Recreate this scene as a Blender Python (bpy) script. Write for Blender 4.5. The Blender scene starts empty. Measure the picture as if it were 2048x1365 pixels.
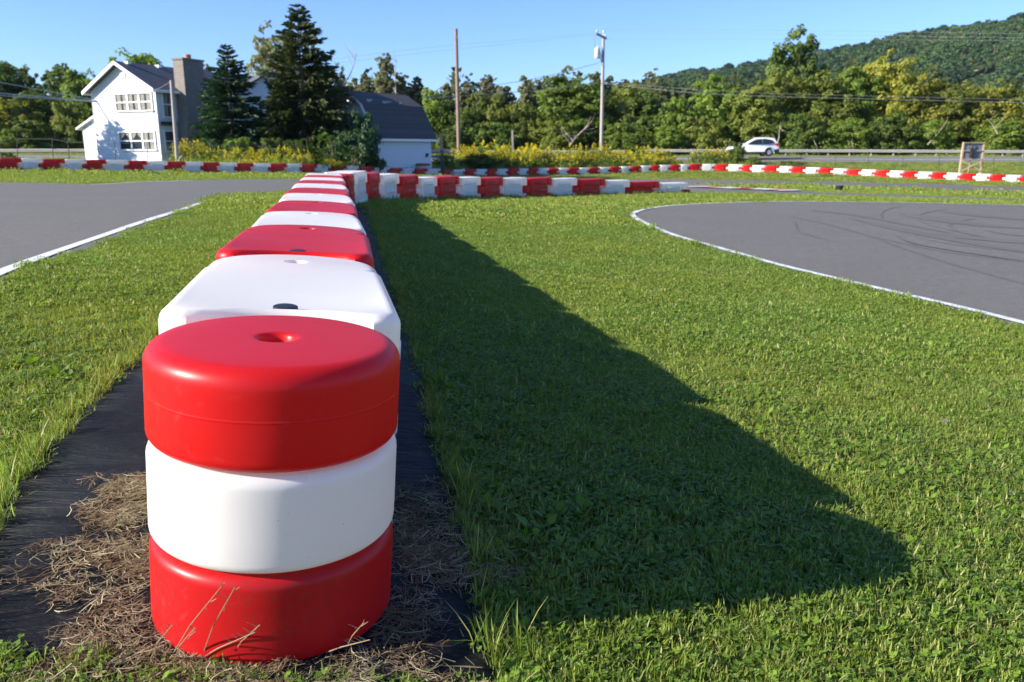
import bpy, bmesh, math, random
import numpy as np
from mathutils import Vector, Matrix

random.seed(7)
RNG = np.random.default_rng(7)
R = math.radians
SC = bpy.context.scene
COL = SC.collection

# ------------------------------------------------------------------ camera model (used to turn measurements into places)
FPX = 1600.0
PITCH = math.atan(382.0 / FPX)
SP, CP = math.sin(PITCH), math.cos(PITCH)
CAMZ = 1.0


def tdep(py):
    Y = (682.5 - py) / FPX
    return (SP - Y * CP) / (CP + Y * SP)


def at(px, py, Y):
    """world point at forward distance Y on the sight line of a photo pixel"""
    t = tdep(py)
    z = CAMZ - Y * t
    zc = Y * CP + (CAMZ - z) * SP
    return Vector(((px - 1024.0) / FPX * zc, Y, z))


def at_z(px, Y, z):
    zc = Y * CP + (CAMZ - z) * SP
    return Vector(((px - 1024.0) / FPX * zc, Y, z))


# ------------------------------------------------------------------ terrain: smooth surface through surveyed spots
ROW_DIR = Vector((-0.212, 0.977))
DRUM_C = Vector((-0.545, 1.648))
FAR_PTS = [(-160, 32, 342), (0, 34.2, 342.5), (150, 36.2, 345.5), (300, 38.6, 348), (400, 41, 348.5), (500, 44, 349), (600, 47.5, 349), (700, 52, 350.5),
           (800, 57, 353), (900, 61, 353.5), (1000, 64, 352.5), (1100, 66.5, 351), (1200, 68.5, 349), (1300, 70, 345.5),
           (1400, 71, 343), (1445, 71, 343), (1505, 70, 345), (1600, 68.5, 347.5), (1700, 67, 351.5), (1800, 65, 356.5),
           (1900, 63.5, 360.5), (2000, 62, 364.5), (2100, 61, 368), (2250, 60, 374)]
ctrl = [(-.555, 1.7, -.012), (-.8, 3, 0), (-1.3, 5, 0), (-1.75, 7, 0), (-2.4, 10, 0), (-3.0, 13, 0), (-1.3, 2, .05), (-2.2, 4, .065), (-2.4, 2, .07),
        (-4, 8, .04), (-6, 8, .03), (-4, 3, .04), (0.3, 2.2, -.075), (1.3, 2.4, -.165), (.0, 5, -.11), (.5, 8, -.17), (2.5, 4.2, -.27), (3.3, 4.8, -.31),
        (0, 0, -.045), (-2, 0, .05), (2, 0, -.2), (0.2, 1.2, -.06)]
for (px, py, Y) in [(725, 411, 14.3), (850, 404, 18), (1000, 400, 20.8), (1150, 396, 23), (1300, 391.5, 24.6), (1383, 389.5, 25.5),
                    (1573, 405.7, 19.6), (2048, 412.8, 20), (1262, 433, 14.3), (1436, 502, 10.0), (2300, 424, 20),
                    (1450, 388, 26), (1700, 395, 27), (2048, 405, 26), (1700, 384, 31), (2048, 396, 31), (1700, 369, 42), (2048, 381, 40),
                    (1300, 372, 36), (1000, 366, 37), (1000, 360, 44),
                    (0, 366, 24), (300, 364, 24.5), (520, 360.5, 26), (650, 362, 27), (0, 552, 5.6), (300, 437, 11),
                    (2048, 325, 77), (1700, 325, 76), (1550, 325, 76), (1300, 324, 77), (1000, 325, 75), (700, 322, 73), (300, 319, 72), (0, 317, 71),
                    (2048, 314, 86), (1700, 314, 86), (1300, 314, 86), (900, 313, 84), (400, 311, 82), (0, 309, 81), (-200, 309, 80),
                    (2300, 330, 77), (2400, 316, 86), (1024, 312, 100), (0, 308, 100), (2048, 314, 100)]:
    v = at(px, py, Y)
    ctrl.append((v.x, v.y, v.z))
for (px, Y, py) in FAR_PTS:
    v = at(px, py, Y)
    ctrl.append((v.x, v.y, v.z))
CT = np.array(ctrl)


def _phi(r):
    return np.where(r > 1e-9, r * r * np.log(np.maximum(r, 1e-9)), 0.0)


_S = 20.0
_P = CT[:, :2] / _S
_n = len(_P)
_K = _phi(np.linalg.norm(_P[:, None] - _P[None], axis=2)) + np.eye(_n) * 0.0008
_Q = np.c_[np.ones(_n), _P]
_A = np.block([[_K, _Q], [_Q.T, np.zeros((3, 3))]])
_w = np.linalg.solve(_A, np.r_[CT[:, 2], 0, 0, 0])


def terr_np(x, y):
    x = np.asarray(x, float); y = np.asarray(y, float)
    shp = np.broadcast(x, y).shape
    x = np.broadcast_to(x, shp).ravel(); y = np.broadcast_to(y, shp).ravel()
    xc = np.clip(x, -75, 75); yc = np.clip(y, -3, 104)
    out = np.empty(len(x))
    for i in range(0, len(x), 20000):
        p = np.c_[xc[i:i + 20000], yc[i:i + 20000]] / _S
        r = np.linalg.norm(p[:, None] - _P[None], axis=2)
        out[i:i + 20000] = _phi(r) @ _w[:_n] + _w[_n] + p @ _w[_n + 1:]
    return out.reshape(shp)


def terr(x, y):
    return float(terr_np(np.array([x]), np.array([y]))[0])


def on_ground(px, py, y0=1.0, y1=110.0):
    """where the sight line through a photo pixel meets the terrain"""
    t = tdep(py)
    ys = np.exp(np.linspace(math.log(y0), math.log(y1), 700))
    z = CAMZ - ys * t
    zc = ys * CP + (CAMZ - z) * SP
    xs = (px - 1024.0) / FPX * zc
    d = z - terr_np(xs, ys)
    k = np.where(d <= 0)[0]
    if len(k) == 0:
        i = len(ys) - 1
        return Vector((xs[i], ys[i], terr(xs[i], ys[i])))
    i = k[0]
    if i == 0:
        return Vector((xs[0], ys[0], terr(xs[0], ys[0])))
    f = d[i - 1] / (d[i - 1] - d[i])
    x = xs[i - 1] + f * (xs[i] - xs[i - 1]); y = ys[i - 1] + f * (ys[i] - ys[i - 1])
    return Vector((x, y, terr(x, y)))


# ------------------------------------------------------------------ object helpers
def tag(o, label=None, cat=None, group=None, kind=None):
    if label: o['label'] = label
    if cat: o['category'] = cat
    if group: o['group'] = group
    if kind: o['kind'] = kind
    return o


def empty(name, loc=(0, 0, 0), rz=0.0):
    o = bpy.data.objects.new(name, None)
    COL.objects.link(o)
    o.location = loc
    o.rotation_euler = (0, 0, rz)
    o.empty_display_size = .2
    return o


def link(name, me, mats, parent=None):
    o = bpy.data.objects.new(name, me)
    COL.objects.link(o)
    if mats is not None:
        for m in (mats if isinstance(mats, (list, tuple)) else [mats]):
            me.materials.append(m)
    if parent: o.parent = parent
    return o


class MB:
    """collects shapes for ONE mesh"""

    def __init__(s):
        s.v = []; s.f = []; s.mi = []; s.c = []; s.hascol = False

    def add(s, vs, fs, mi=0, col=None):
        b = len(s.v)
        s.v.extend([tuple(v) for v in vs])
        s.f.extend([tuple(b + i for i in f) for f in fs])
        s.mi.extend([mi] * len(fs))
        if col is not None: s.hascol = True
        s.c.extend([col or (1, 1, 1)] * len(vs))
        return s

    def box(s, x0, x1, y0, y1, z0, z1, mi=0, mat=None, col=None):
        vs = [Vector((x, y, z)) for z in (z0, z1) for y in (y0, y1) for x in (x0, x1)]
        if mat is not None: vs = [mat @ v for v in vs]
        return s.add(vs, [(0, 2, 3, 1), (4, 5, 7, 6), (0, 1, 5, 4), (2, 6, 7, 3), (0, 4, 6, 2), (1, 3, 7, 5)], mi, col)

    def bar(s, a, b, w, h, mi=0, up=Vector((0, 0, 1))):
        a = Vector(a); b = Vector(b); d = (b - a).normalized()
        x = d.cross(up)
        if x.length < 1e-4: x = d.cross(Vector((1, 0, 0)))
        x.normalize(); y = x.cross(d).normalized()
        vs = []
        for p in (a, b):
            for sx, sy in ((-1, -1), (1, -1), (1, 1), (-1, 1)):
                vs.append(p + x * sx * w / 2 + y * sy * h / 2)
        return s.add(vs, [(3, 2, 1, 0), (4, 5, 6, 7), (0, 1, 5, 4), (1, 2, 6, 5), (2, 3, 7, 6), (3, 0, 4, 7)], mi)

    def tube(s, pts, rad, n=8, mi=0, col=None, cap=True):
        pts = [Vector(p) for p in pts]
        if not isinstance(rad, (list, tuple)): rad = [rad] * len(pts)
        vs = []; fs = []
        prev = None
        for i, p in enumerate(pts):
            d = (pts[min(i + 1, len(pts) - 1)] - pts[max(i - 1, 0)]).normalized()
            if prev is None:
                x = d.cross(Vector((0, 0, 1)))
                if x.length < 1e-3: x = d.cross(Vector((1, 0, 0)))
            else:
                x = prev - d * prev.dot(d)
            x.normalize(); prev = x
            y = d.cross(x)
            for k in range(n):
                a = 2 * math.pi * k / n
                vs.append(p + (x * math.cos(a) + y * math.sin(a)) * rad[i])
        for i in range(len(pts) - 1):
            for k in range(n):
                k2 = (k + 1) % n
                fs.append((i * n + k, i * n + k2, (i + 1) * n + k2, (i + 1) * n + k))
        if cap:
            fs.append(tuple(range(n - 1, -1, -1)))
            fs.append(tuple(range((len(pts) - 1) * n, len(pts) * n)))
        return s.add(vs, fs, mi, col)

    def lathe(s, prof, n=32, mi=0, center=(0, 0, 0), mat=None):
        """prof: (radius, z) from one axis end to the other"""
        vs = []; fs = []
        c = Vector(center)
        idx = []
        for r, z in prof:
            if r < 1e-6:
                idx.append([len(vs)] * n); vs.append(Vector((0, 0, z)) + c)
            else:
                row = []
                for k in range(n):
                    a = 2 * math.pi * k / n
                    row.append(len(vs)); vs.append(Vector((r * math.cos(a), r * math.sin(a), z)) + c)
                idx.append(row)
        for i in range(len(prof) - 1):
            A, B = idx[i], idx[i + 1]
            for k in range(n):
                k2 = (k + 1) % n
                q = []
                for j in (A[k], A[k2], B[k2], B[k]):
                    if j not in q: q.append(j)
                if len(q) > 2: fs.append(tuple(q))
        if mat is not None: vs = [mat @ v for v in vs]
        return s.add(vs, fs, mi)

    def prism(s, poly, axis_vec, mi=0):
        """poly: list of 3D points (planar), extruded along axis_vec"""
        n = len(poly); a = Vector(axis_vec)
        vs = [Vector(p) for p in poly] + [Vector(p) + a for p in poly]
        fs = [tuple(range(n - 1, -1, -1)), tuple(range(n, 2 * n))]
        fs += [(i, (i + 1) % n, n + (i + 1) % n, n + i) for i in range(n)]
        return s.add(vs, fs, mi)

    def mesh(s, name, smooth=False, angle=None, bevel=0, recalc=True):
        me = bpy.data.meshes.new(name)
        me.from_pydata(s.v, [], s.f)
        me.polygons.foreach_set('material_index', s.mi)
        if s.hascol:
            at_ = me.color_attributes.new('Col', 'FLOAT_COLOR', 'POINT')
            arr = np.ones((len(s.v), 4), np.float32); arr[:, :3] = np.array(s.c, np.float32)
            at_.data.foreach_set('color', arr.ravel())
        if recalc or bevel:
            bm = bmesh.new(); bm.from_mesh(me)
            if bevel:
                bmesh.ops.remove_doubles(bm, verts=bm.verts, dist=1e-5)
                es = [e for e in bm.edges if len(e.link_faces) == 2 and e.calc_face_angle(0) > 0.6]
                bmesh.ops.bevel(bm, geom=es, offset=bevel, segments=2, affect='EDGES', profile=.6)
            bmesh.ops.recalc_face_normals(bm, faces=bm.faces)
            bm.to_mesh(me); bm.free()
        if smooth:
            me.polygons.foreach_set('use_smooth', [True] * len(me.polygons))
            me.set_sharp_from_angle(angle=R(angle if angle else 40))
        me.update()
        return me

    def build(s, name, mats, parent=None, smooth=False, angle=None, bevel=0, recalc=True):
        return link(name, s.mesh(name, smooth, angle, bevel, recalc), mats, parent)


def np_mesh(name, V, quads, cols=None):
    me = bpy.data.meshes.new(name)
    V = np.asarray(V, np.float32); Q = np.asarray(quads, np.int32)
    me.vertices.add(len(V)); me.vertices.foreach_set('co', V.ravel())
    k = Q.shape[1]
    me.loops.add(Q.size); me.loops.foreach_set('vertex_index', Q.ravel())
    me.polygons.add(len(Q))
    me.polygons.foreach_set('loop_start', np.arange(0, Q.size, k, dtype=np.int32))
    me.polygons.foreach_set('loop_total', np.full(len(Q), k, np.int32))
    if cols is not None:
        a = me.color_attributes.new('Col', 'FLOAT_COLOR', 'POINT')
        c4 = np.ones((len(V), 4), np.float32); c4[:, :3] = cols
        a.data.foreach_set('color', c4.ravel())
    me.update(calc_edges=True)
    return me


# ------------------------------------------------------------------ materials
def srgb(r, g, b):
    f = lambda c: ((c / 255 + .055) / 1.055) ** 2.4 if c / 255 > .04045 else c / 255 / 12.92
    return (f(r), f(g), f(b))


class NT:
    def __init__(s, name):
        s.m = bpy.data.materials.new(name); s.m.use_nodes = True
        s.t = s.m.node_tree; s.t.nodes.clear()
        s.out = s.n('ShaderNodeOutputMaterial')

    def n(s, typ, **kw):
        nd = s.t.nodes.new(typ)
        ins = kw.pop('ins', {})
        for k, v in kw.items(): setattr(nd, k, v)
        for k, v in ins.items(): s.set(nd, k, v)
        return nd

    def set(s, nd, k, v):
        sock = nd.inputs[k]
        if isinstance(v, bpy.types.NodeSocket): s.t.links.new(v, sock)
        elif isinstance(v, bpy.types.Node): s.t.links.new(v.outputs[0], sock)
        else:
            if sock.type == 'RGBA' and len(v) == 3: v = (*v, 1)
            sock.default_value = v

    def math(s, op, a, b=0.0, clamp=False):
        nd = s.n('ShaderNodeMath', operation=op, use_clamp=clamp); s.set(nd, 0, a); s.set(nd, 1, b); return nd.outputs[0]

    def mix(s, fac, a, b, blend='MIX'):
        nd = s.n('ShaderNodeMix', data_type='RGBA', blend_type=blend)
        s.set(nd, 0, fac); s.set(nd, 6, a); s.set(nd, 7, b); return nd.outputs[2]

    def noise(s, vec, scale, detail=3, rough=.55, dist=0.0):
        nd = s.n('ShaderNodeTexNoise', ins={'Scale': scale, 'Detail': detail, 'Roughness': rough, 'Distortion': dist})
        if vec is not None: s.set(nd, 'Vector', vec)
        return nd.outputs['Fac']

    def ramp(s, fac, stops, interp='LINEAR'):
        nd = s.n('ShaderNodeValToRGB'); cr = nd.color_ramp; cr.interpolation = interp
        while len(cr.elements) < len(stops): cr.elements.new(.5)
        for e, (p, c) in zip(cr.elements, stops):
            e.position = p; e.color = (*c, 1) if len(c) == 3 else c
        s.set(nd, 0, fac); return nd.outputs[0]

    def obj(s): return s.n('ShaderNodeTexCoord').outputs['Object']

    def pos(s): return s.n('ShaderNodeNewGeometry').outputs['Position']

    def bump(s, h, strength=.3, dist=.01):
        return s.n('ShaderNodeBump', ins={'Strength': strength, 'Distance': dist, 'Height': h}).outputs[0]

    def pbsdf(s, color, rough=.5, normal=None, **kw):
        b = s.n('ShaderNodeBsdfPrincipled')
        s.set(b, 'Base Color', color); s.set(b, 'Roughness', rough)
        if normal is not None: s.set(b, 'Normal', normal)
        for k, v in kw.items(): s.set(b, k.replace('_', ' '), v)
        return b.outputs[0]

    def done(s, sh):
        s.t.links.new(sh, s.out.inputs['Surface']); return s.m


def plain(name, c, rough=.6, var=.12, scale=6.0, bump=0.0, bscale=40.0, **kw):
    t = NT(name); p = t.obj()
    n = t.noise(p, scale, 4)
    k = t.math('MULTIPLY_ADD', n, 2 * var); t.t.nodes[-1].inputs[2].default_value = 1 - var
    c2 = t.n('ShaderNodeMix', data_type='RGBA', blend_type='MULTIPLY'); t.set(c2, 0, 1.0); t.set(c2, 6, c)
    cc = t.n('ShaderNodeCombineColor'); [t.set(cc, i, k) for i in range(3)]
    t.set(c2, 7, cc)
    nm = t.bump(t.noise(p, bscale, 3), bump, .01) if bump else None
    return t.done(t.pbsdf(c2.outputs[2], rough, nm, **kw))


def leafmat(name, c1, c2, trans=.35, tint=None, rough=.55, instancer=False, spec=.25):
    """foliage: leaf colour from the mesh attribute, spread over two real leaf colours"""
    t = NT(name)
    a = t.n('ShaderNodeAttribute', attribute_name='Col')
    rnd = t.n('ShaderNodeObjectInfo').outputs['Random']
    sep = t.n('ShaderNodeSeparateColor', ins={0: a.outputs['Color']})
    base = t.mix(sep.outputs[0], c1, c2)
    k = t.math('MULTIPLY_ADD', rnd, .4); t.t.nodes[-1].inputs[2].default_value = .8
    cc = t.n('ShaderNodeCombineColor'); [t.set(cc, i, t.math('MULTIPLY', k, sep.outputs[1])) for i in range(3)]
    col = t.mix(1.0, base, cc.outputs[0], 'MULTIPLY')
    if tint is not None:  # second tint by position of the clump
        ia = t.n('ShaderNodeAttribute', attribute_name='tint', attribute_type='INSTANCER')
        f = t.math('MULTIPLY', ia.outputs['Fac'], sep.outputs[2])
        col = t.mix(f, col, tint)
    d = t.pbsdf(col, rough, None, Specular_IOR_Level=spec)
    tr = t.n('ShaderNodeBsdfTranslucent', ins={'Color': t.mix(1.0, col, (1.25, 1.3, .75), 'MULTIPLY')})
    mx = t.n('ShaderNodeMixShader', ins={0: trans, 1: d, 2: tr.outputs[0]})
    return t.done(mx.outputs[0])


M = {}


def plastic(name, c, dirt=0.0):
    t = NT(name); p = t.obj()
    n1 = t.noise(p, 3.5, 5, .6); n2 = t.noise(p, 160, 2)
    col = t.mix(t.ramp(n1, [(.35, (0, 0, 0)), (.75, (1, 1, 1))]), c, tuple(x * .93 + .006 for x in c))
    # scuffs and faint dust
    sc = t.n('ShaderNodeMapping', ins={'Scale': (3, 14, 5)}); t.set(sc, 0, p)
    ns = t.noise(sc.outputs[0], 6, 6, .7, .6)
    col = t.mix(t.math('MULTIPLY', t.ramp(ns, [(.56, (0, 0, 0)), (.72, (1, 1, 1))]), .06), col, (.42, .38, .33))
    if dirt:
        z = t.n('ShaderNodeSeparateXYZ'); t.set(z, 0, p)
        sp = t.ramp(t.noise(p, 130, 2, .5), [(.66 - dirt * .05, (0, 0, 0)), (.70 - dirt * .05, (1, 1, 1))])
        sp2 = t.ramp(t.noise(p, 5, 3), [(.45, (0, 0, 0)), (.62, (1, 1, 1))])
        f = t.math('MULTIPLY', t.math('MULTIPLY', sp, sp2), .75)
        col = t.mix(f, col, (.10, .06, .03))
    r = t.math('MULTIPLY_ADD', n1, .22); t.t.nodes[-1].inputs[2].default_value = .27
    nm = t.bump(t.math('ADD', t.math('MULTIPLY', n2, .03), t.math('MULTIPLY', t.noise(p, 7, 2), .5)), .10, .006)
    # hollow moulded polyethylene lets some light through its walls
    tl = t.n('ShaderNodeBsdfTranslucent', ins={'Color': (.97, .94, .87) if c[1] > .3 else (.80, .010, .008)})
    mx = t.n('ShaderNodeMixShader', ins={0: .36 if c[1] > .3 else .32, 1: t.pbsdf(col, r, nm, Specular_IOR_Level=.36), 2: tl.outputs[0]})
    return t.done(mx.outputs[0])


M['red'] = plastic('red_plastic', (.66, .011, .012))
M['red_dirty'] = plastic('red_plastic_dirty', (.60, .012, .014), 1.0)
M['white'] = plastic('white_plastic', (.86, .845, .805), .0)
M['white_specked'] = plastic('white_plastic_specked', (.86, .845, .805), -1.3)
M['plug'] = plain('black_rubber', (.012, .014, .018), .5, .2, 20, .2)
M['house_white'] = None


def siding(name, c, pitch=.2, dirty=.25):
    t = NT(name); p = t.obj()
    z = t.n('ShaderNodeSeparateXYZ'); t.set(z, 0, p)
    saw = t.math('FRACT', t.math('DIVIDE', z.outputs[2], pitch))
    n = t.noise(p, .8, 5, .6)
    m2 = t.n('ShaderNodeMapping', ins={'Scale': (2, 2, 9)}); t.set(m2, 0, p)
    n2 = t.noise(m2.outputs[0], 1.3, 5, .65)
    f = t.math('MULTIPLY', t.ramp(n2, [(.46, (0, 0, 0)), (.72, (1, 1, 1))]), dirty)
    col = t.mix(f, c, tuple(x * .6 for x in c))
    line = t.ramp(saw, [(0.0, (1, 1, 1)), (.16, (0, 0, 0))])
    col = t.mix(t.math('MULTIPLY', line, .6), col, tuple(x * .35 for x in c))
    nm = t.bump(saw, .5, .02)
    return t.done(t.pbsdf(col, .6, nm))


def shingles(name, c1, c2, sx=3.0, sz=6.0):
    t = NT(name); p = t.obj()
    b = t.n('ShaderNodeTexBrick', offset=.5, ins={'Color1': c1, 'Color2': c2, 'Mortar': tuple(x * .45 for x in c1), 'Scale': 1.0, 'Mortar Size': .018,
                                                  'Brick Width': 1 / sx, 'Row Height': 1 / sz})
    x = t.n('ShaderNodeSeparateXYZ'); t.set(x, 0, p)
    cb = t.n('ShaderNodeCombineXYZ'); t.set(cb, 0, x.outputs[1]); t.set(cb, 1, t.math('MULTIPLY', x.outputs[2], 1.3)); t.set(b, 0, cb.outputs[0])
    n = t.noise(p, 2.0, 5, .65)
    col = t.mix(t.math('MULTIPLY', n, .5), b.outputs[0], tuple(x * .55 for x in c2))
    return t.done(t.pbsdf(col, .85))


M['siding'] = siding('white_clapboard', (.78, .79, .80))
M['siding_blue'] = siding('pale_clapboard', (.62, .68, .74), .16, .15)
M['trim'] = plain('white_trim', (.80, .80, .79), .55, .05, 3)
M['shingle'] = shingles('grey_shingles', (.13, .135, .15), (.10, .105, .12))
M['shingle_worn'] = shingles('worn_shingles', (.098, .096, .098), (.068, .068, .070), 3.5, 5)
M['bare_roof'] = plain('bare_roof_boards', (.34, .30, .27), .8, .4, 4, .3)
M['chimney'] = None
t = NT('chimney_block'); p = t.obj()
b = t.n('ShaderNodeTexBrick', ins={'Color1': (.27, .235, .20), 'Color2': (.20, .18, .155), 'Mortar': (.30, .28, .25), 'Scale': 1.0, 'Mortar Size': .012,
                                   'Brick Width': .4, 'Row Height': .2})
x = t.n('ShaderNodeSeparateXYZ'); t.set(x, 0, p); cb = t.n('ShaderNodeCombineXYZ')
t.set(cb, 0, t.math('ADD', x.outputs[0], x.outputs[1])); t.set(cb, 1, x.outputs[2]); t.set(b, 0, cb.outputs[0])
M['chimney'] = t.done(t.pbsdf(t.mix(t.noise(p, 3, 4), b.outputs[0], (.16, .14, .12)), .9, t.bump(t.noise(p, 30, 4), .4, .02)))
M['flue'] = plain('orange_clay', (.45, .20, .10), .8, .2, 8)
M['glass'] = plain('window_glass', (.03, .04, .05), .08, .1, 1, Specular_IOR_Level=.6)
M['curtain'] = plain('lace_curtain', (.25, .24, .205), .8, .15, 9)
M['dark'] = plain('dark_paint', (.025, .027, .03), .6, .2)
M['wood_pole'] = None
for nm_, c1, c2 in (('wood_pole', (.30, .20, .145), (.20, .145, .115)), ('wood_grey', (.42, .38, .34), (.28, .25, .23)), ('lumber', (.50, .38, .25), (.40, .29, .18))):
    t = NT(nm_); p = t.obj()
    mp = t.n('ShaderNodeMapping', ins={'Scale': (14, 14, .8)}); t.set(mp, 0, p)
    n = t.noise(mp.outputs[0], 2.0, 5, .65)
    M[nm_] = t.done(t.pbsdf(t.mix(t.ramp(n, [(.3, (0, 0, 0)), (.7, (1, 1, 1))]), c1, c2), .8, t.bump(n, .4, .01)))
M['steel'] = plain('galvanised_steel', (.48, .47, .45), .5, .12, 3, .0, Metallic=.5)
M['rail'] = plain('weathered_guardrail', (.47, .43, .38), .6, .12, 1.5, Metallic=.2)
M['post_dark'] = plain('dark_steel_post', (.045, .04, .038), .7, .2)
M['grey_paint'] = plain('pale_grey_paint', (.58, .61, .62), .4, .06)
M['wire'] = plain('power_wire', (.22, .22, .22), .5, .1)
M['wire_pale'] = plain('pale_cable', (.50, .49, .46), .6, .1)
M['bark'] = plain('tree_bark', (.15, .12, .09), .9, .35, 5, .6, 14)
M['bark_pale'] = plain('dead_wood', (.36, .29, .22), .9, .25, 5, .4, 14)
M['car_white'] = plain('white_car_paint', (.80, .81, .82), .22, .02, 1, Coat_Weight=.6)
M['car_glass'] = plain('car_glass', (.02, .025, .03), .06, .1, 1)
M['tyre'] = plain('tyre_rubber', (.018, .018, .019), .8, .2, 10)
M['rim'] = plain('alloy_rim', (.55, .56, .58), .3, .05, 1, Metallic=.7)
M['tail'] = plain('red_lens', (.45, .012, .012), .2, .05)
M['clad'] = plain('black_cladding', (.02, .021, .023), .55, .1)
M['rust'] = plain('rusty_rim', (.24, .10, .06), .85, .3, 10)
M['concrete'] = plain('pale_concrete', (.48, .46, .43), .9, .15, 6, .2)
M['panel_grey'] = plain('grey_panel', (.16, .17, .19), .5, .2, 3)
# ------------------------------------------------------------------ world, sun, camera
w = bpy.data.worlds.new('World'); SC.world = w; w.use_nodes = True
nt = w.node_tree; nt.nodes.clear()
sky = nt.nodes.new('ShaderNodeTexSky'); sky.sky_type = 'NISHITA'; sky.sun_disc = False
SUN_EL = R(25.6); SUN_A = R(19); SUN_AZ = math.atan2(-math.cos(SUN_A), -math.sin(SUN_A))
sky.sun_elevation = SUN_EL; sky.sun_rotation = SUN_AZ % (2 * math.pi)
sky.air_density = 1.0; sky.dust_density = .05; sky.ozone_density = 3.5; sky.altitude = 300
bg = nt.nodes.new('ShaderNodeBackground'); bg.inputs[1].default_value = .105
wo = nt.nodes.new('ShaderNodeOutputWorld')
tn = nt.nodes.new('ShaderNodeMix'); tn.data_type = 'RGBA'; tn.blend_type = 'MULTIPLY'; tn.inputs[0].default_value = 1; tn.inputs[7].default_value = (.56, .68, .98, 1)
nt.links.new(sky.outputs[0], tn.inputs[6]); nt.links.new(tn.outputs[2], bg.inputs[0]); nt.links.new(bg.outputs[0], wo.inputs[0])
ld = bpy.data.lights.new('sun', 'SUN'); ld.energy = 5.0; ld.angle = R(.53); ld.color = (1, .93, .82)
lo = bpy.data.objects.new('sun', ld); COL.objects.link(lo)
ldir = Vector((math.cos(SUN_A) * math.cos(SUN_EL), math.sin(SUN_A) * math.cos(SUN_EL), -math.sin(SUN_EL)))
lo.rotation_euler = ldir.to_track_quat('-Z', 'Y').to_euler(); lo.location = (-20, -5, 15)
cd = bpy.data.cameras.new('camera'); cam = bpy.data.objects.new('camera', cd); COL.objects.link(cam)
cam.location = (0, 0, CAMZ); cam.rotation_euler = (math.pi / 2 - PITCH, 0, 0)
cd.sensor_width = 36; cd.lens = 36 * FPX / 2048; cd.clip_end = 6000; cd.clip_start = .05
cd.dof.use_dof = True; cd.dof.focus_distance = 2.1; cd.dof.aperture_fstop = 6.3
SC.camera = cam
SC.view_settings.view_transform = 'Standard'; SC.view_settings.look = 'None'; SC.view_settings.gamma = 1
SC.view_settings.exposure = 1.2
SC.render.engine = 'CYCLES'
SC.cycles.use_adaptive_sampling = True; SC.cycles.adaptive_threshold = .012
SC.cycles.max_bounces = 8; SC.cycles.transparent_max_bounces = 8; SC.cycles.diffuse_bounces = 5
SC.cycles.use_denoising = True; SC.cycles.denoiser = 'OPENIMAGEDENOISE'; SC.cycles.denoising_prefilter = 'ACCURATE'
SC.cycles.sample_clamp_indirect = 4

# ------------------------------------------------------------------ ground, track, road
def soft(lo_, hi_, step, g=1.16):
    a = list(np.arange(lo_, hi_, step)); s = step; v = a[-1]
    return a, s


def axis(core0, core1, step, mid0, mid1, mstep, far):
    xs = list(np.arange(core0, core1 + 1e-6, step))
    v = core1
    while v < mid1: v += mstep; xs.append(v)
    s = mstep
    while v < far: s *= 1.3; v += s; xs.append(v)
    v = core0
    while v > mid0: v -= mstep; xs.append(v)
    s = mstep
    while v > -far: s *= 1.3; v -= s; xs.append(v)
    return np.array(sorted(xs))


gx = axis(-12, 14, .5, -60, 60, 1.5, 3500)
gy = axis(-2, 30, .5, -8, 104, 1.5, 3500)
GX, GY = np.meshgrid(gx, gy, indexing='ij')
GZ = terr_np(GX, GY)
nx, ny = len(gx), len(gy)
ii = np.arange(nx * ny).reshape(nx, ny)
quads = np.stack([ii[:-1, :-1], ii[1:, :-1], ii[1:, 1:], ii[:-1, 1:]], -1).reshape(-1, 4)
gm = np_mesh('ground', np.stack([GX, GY, GZ], -1).reshape(-1, 3), quads)
gm.polygons.foreach_set('use_smooth', [True] * len(gm.polygons))
t = NT('lawn_soil'); p = t.pos()
n1 = t.noise(p, .35, 4, .6); n2 = t.noise(p, 9, 5, .7); n3 = t.noise(p, 60, 3, .7)
c = t.mix(t.ramp(n1, [(.3, (0, 0, 0)), (.7, (1, 1, 1))]), (.085, .135, .020), (.125, .170, .030))
c = t.mix(t.math('MULTIPLY', t.ramp(n2, [(.4, (0, 0, 0)), (.7, (1, 1, 1))]), .6), c, (.12, .125, .04))
c = t.mix(t.math('MULTIPLY', t.ramp(n3, [(.35, (1, 1, 1)), (.6, (0, 0, 0))]), .5), c, (.03, .04, .012))
M['soil'] = t.done(t.pbsdf(c, .95, t.bump(t.math('ADD', n2, n3), .6, .05), Specular_IOR_Level=.1))
tag(link('ground', gm, M['soil']), kind='structure')


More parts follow.
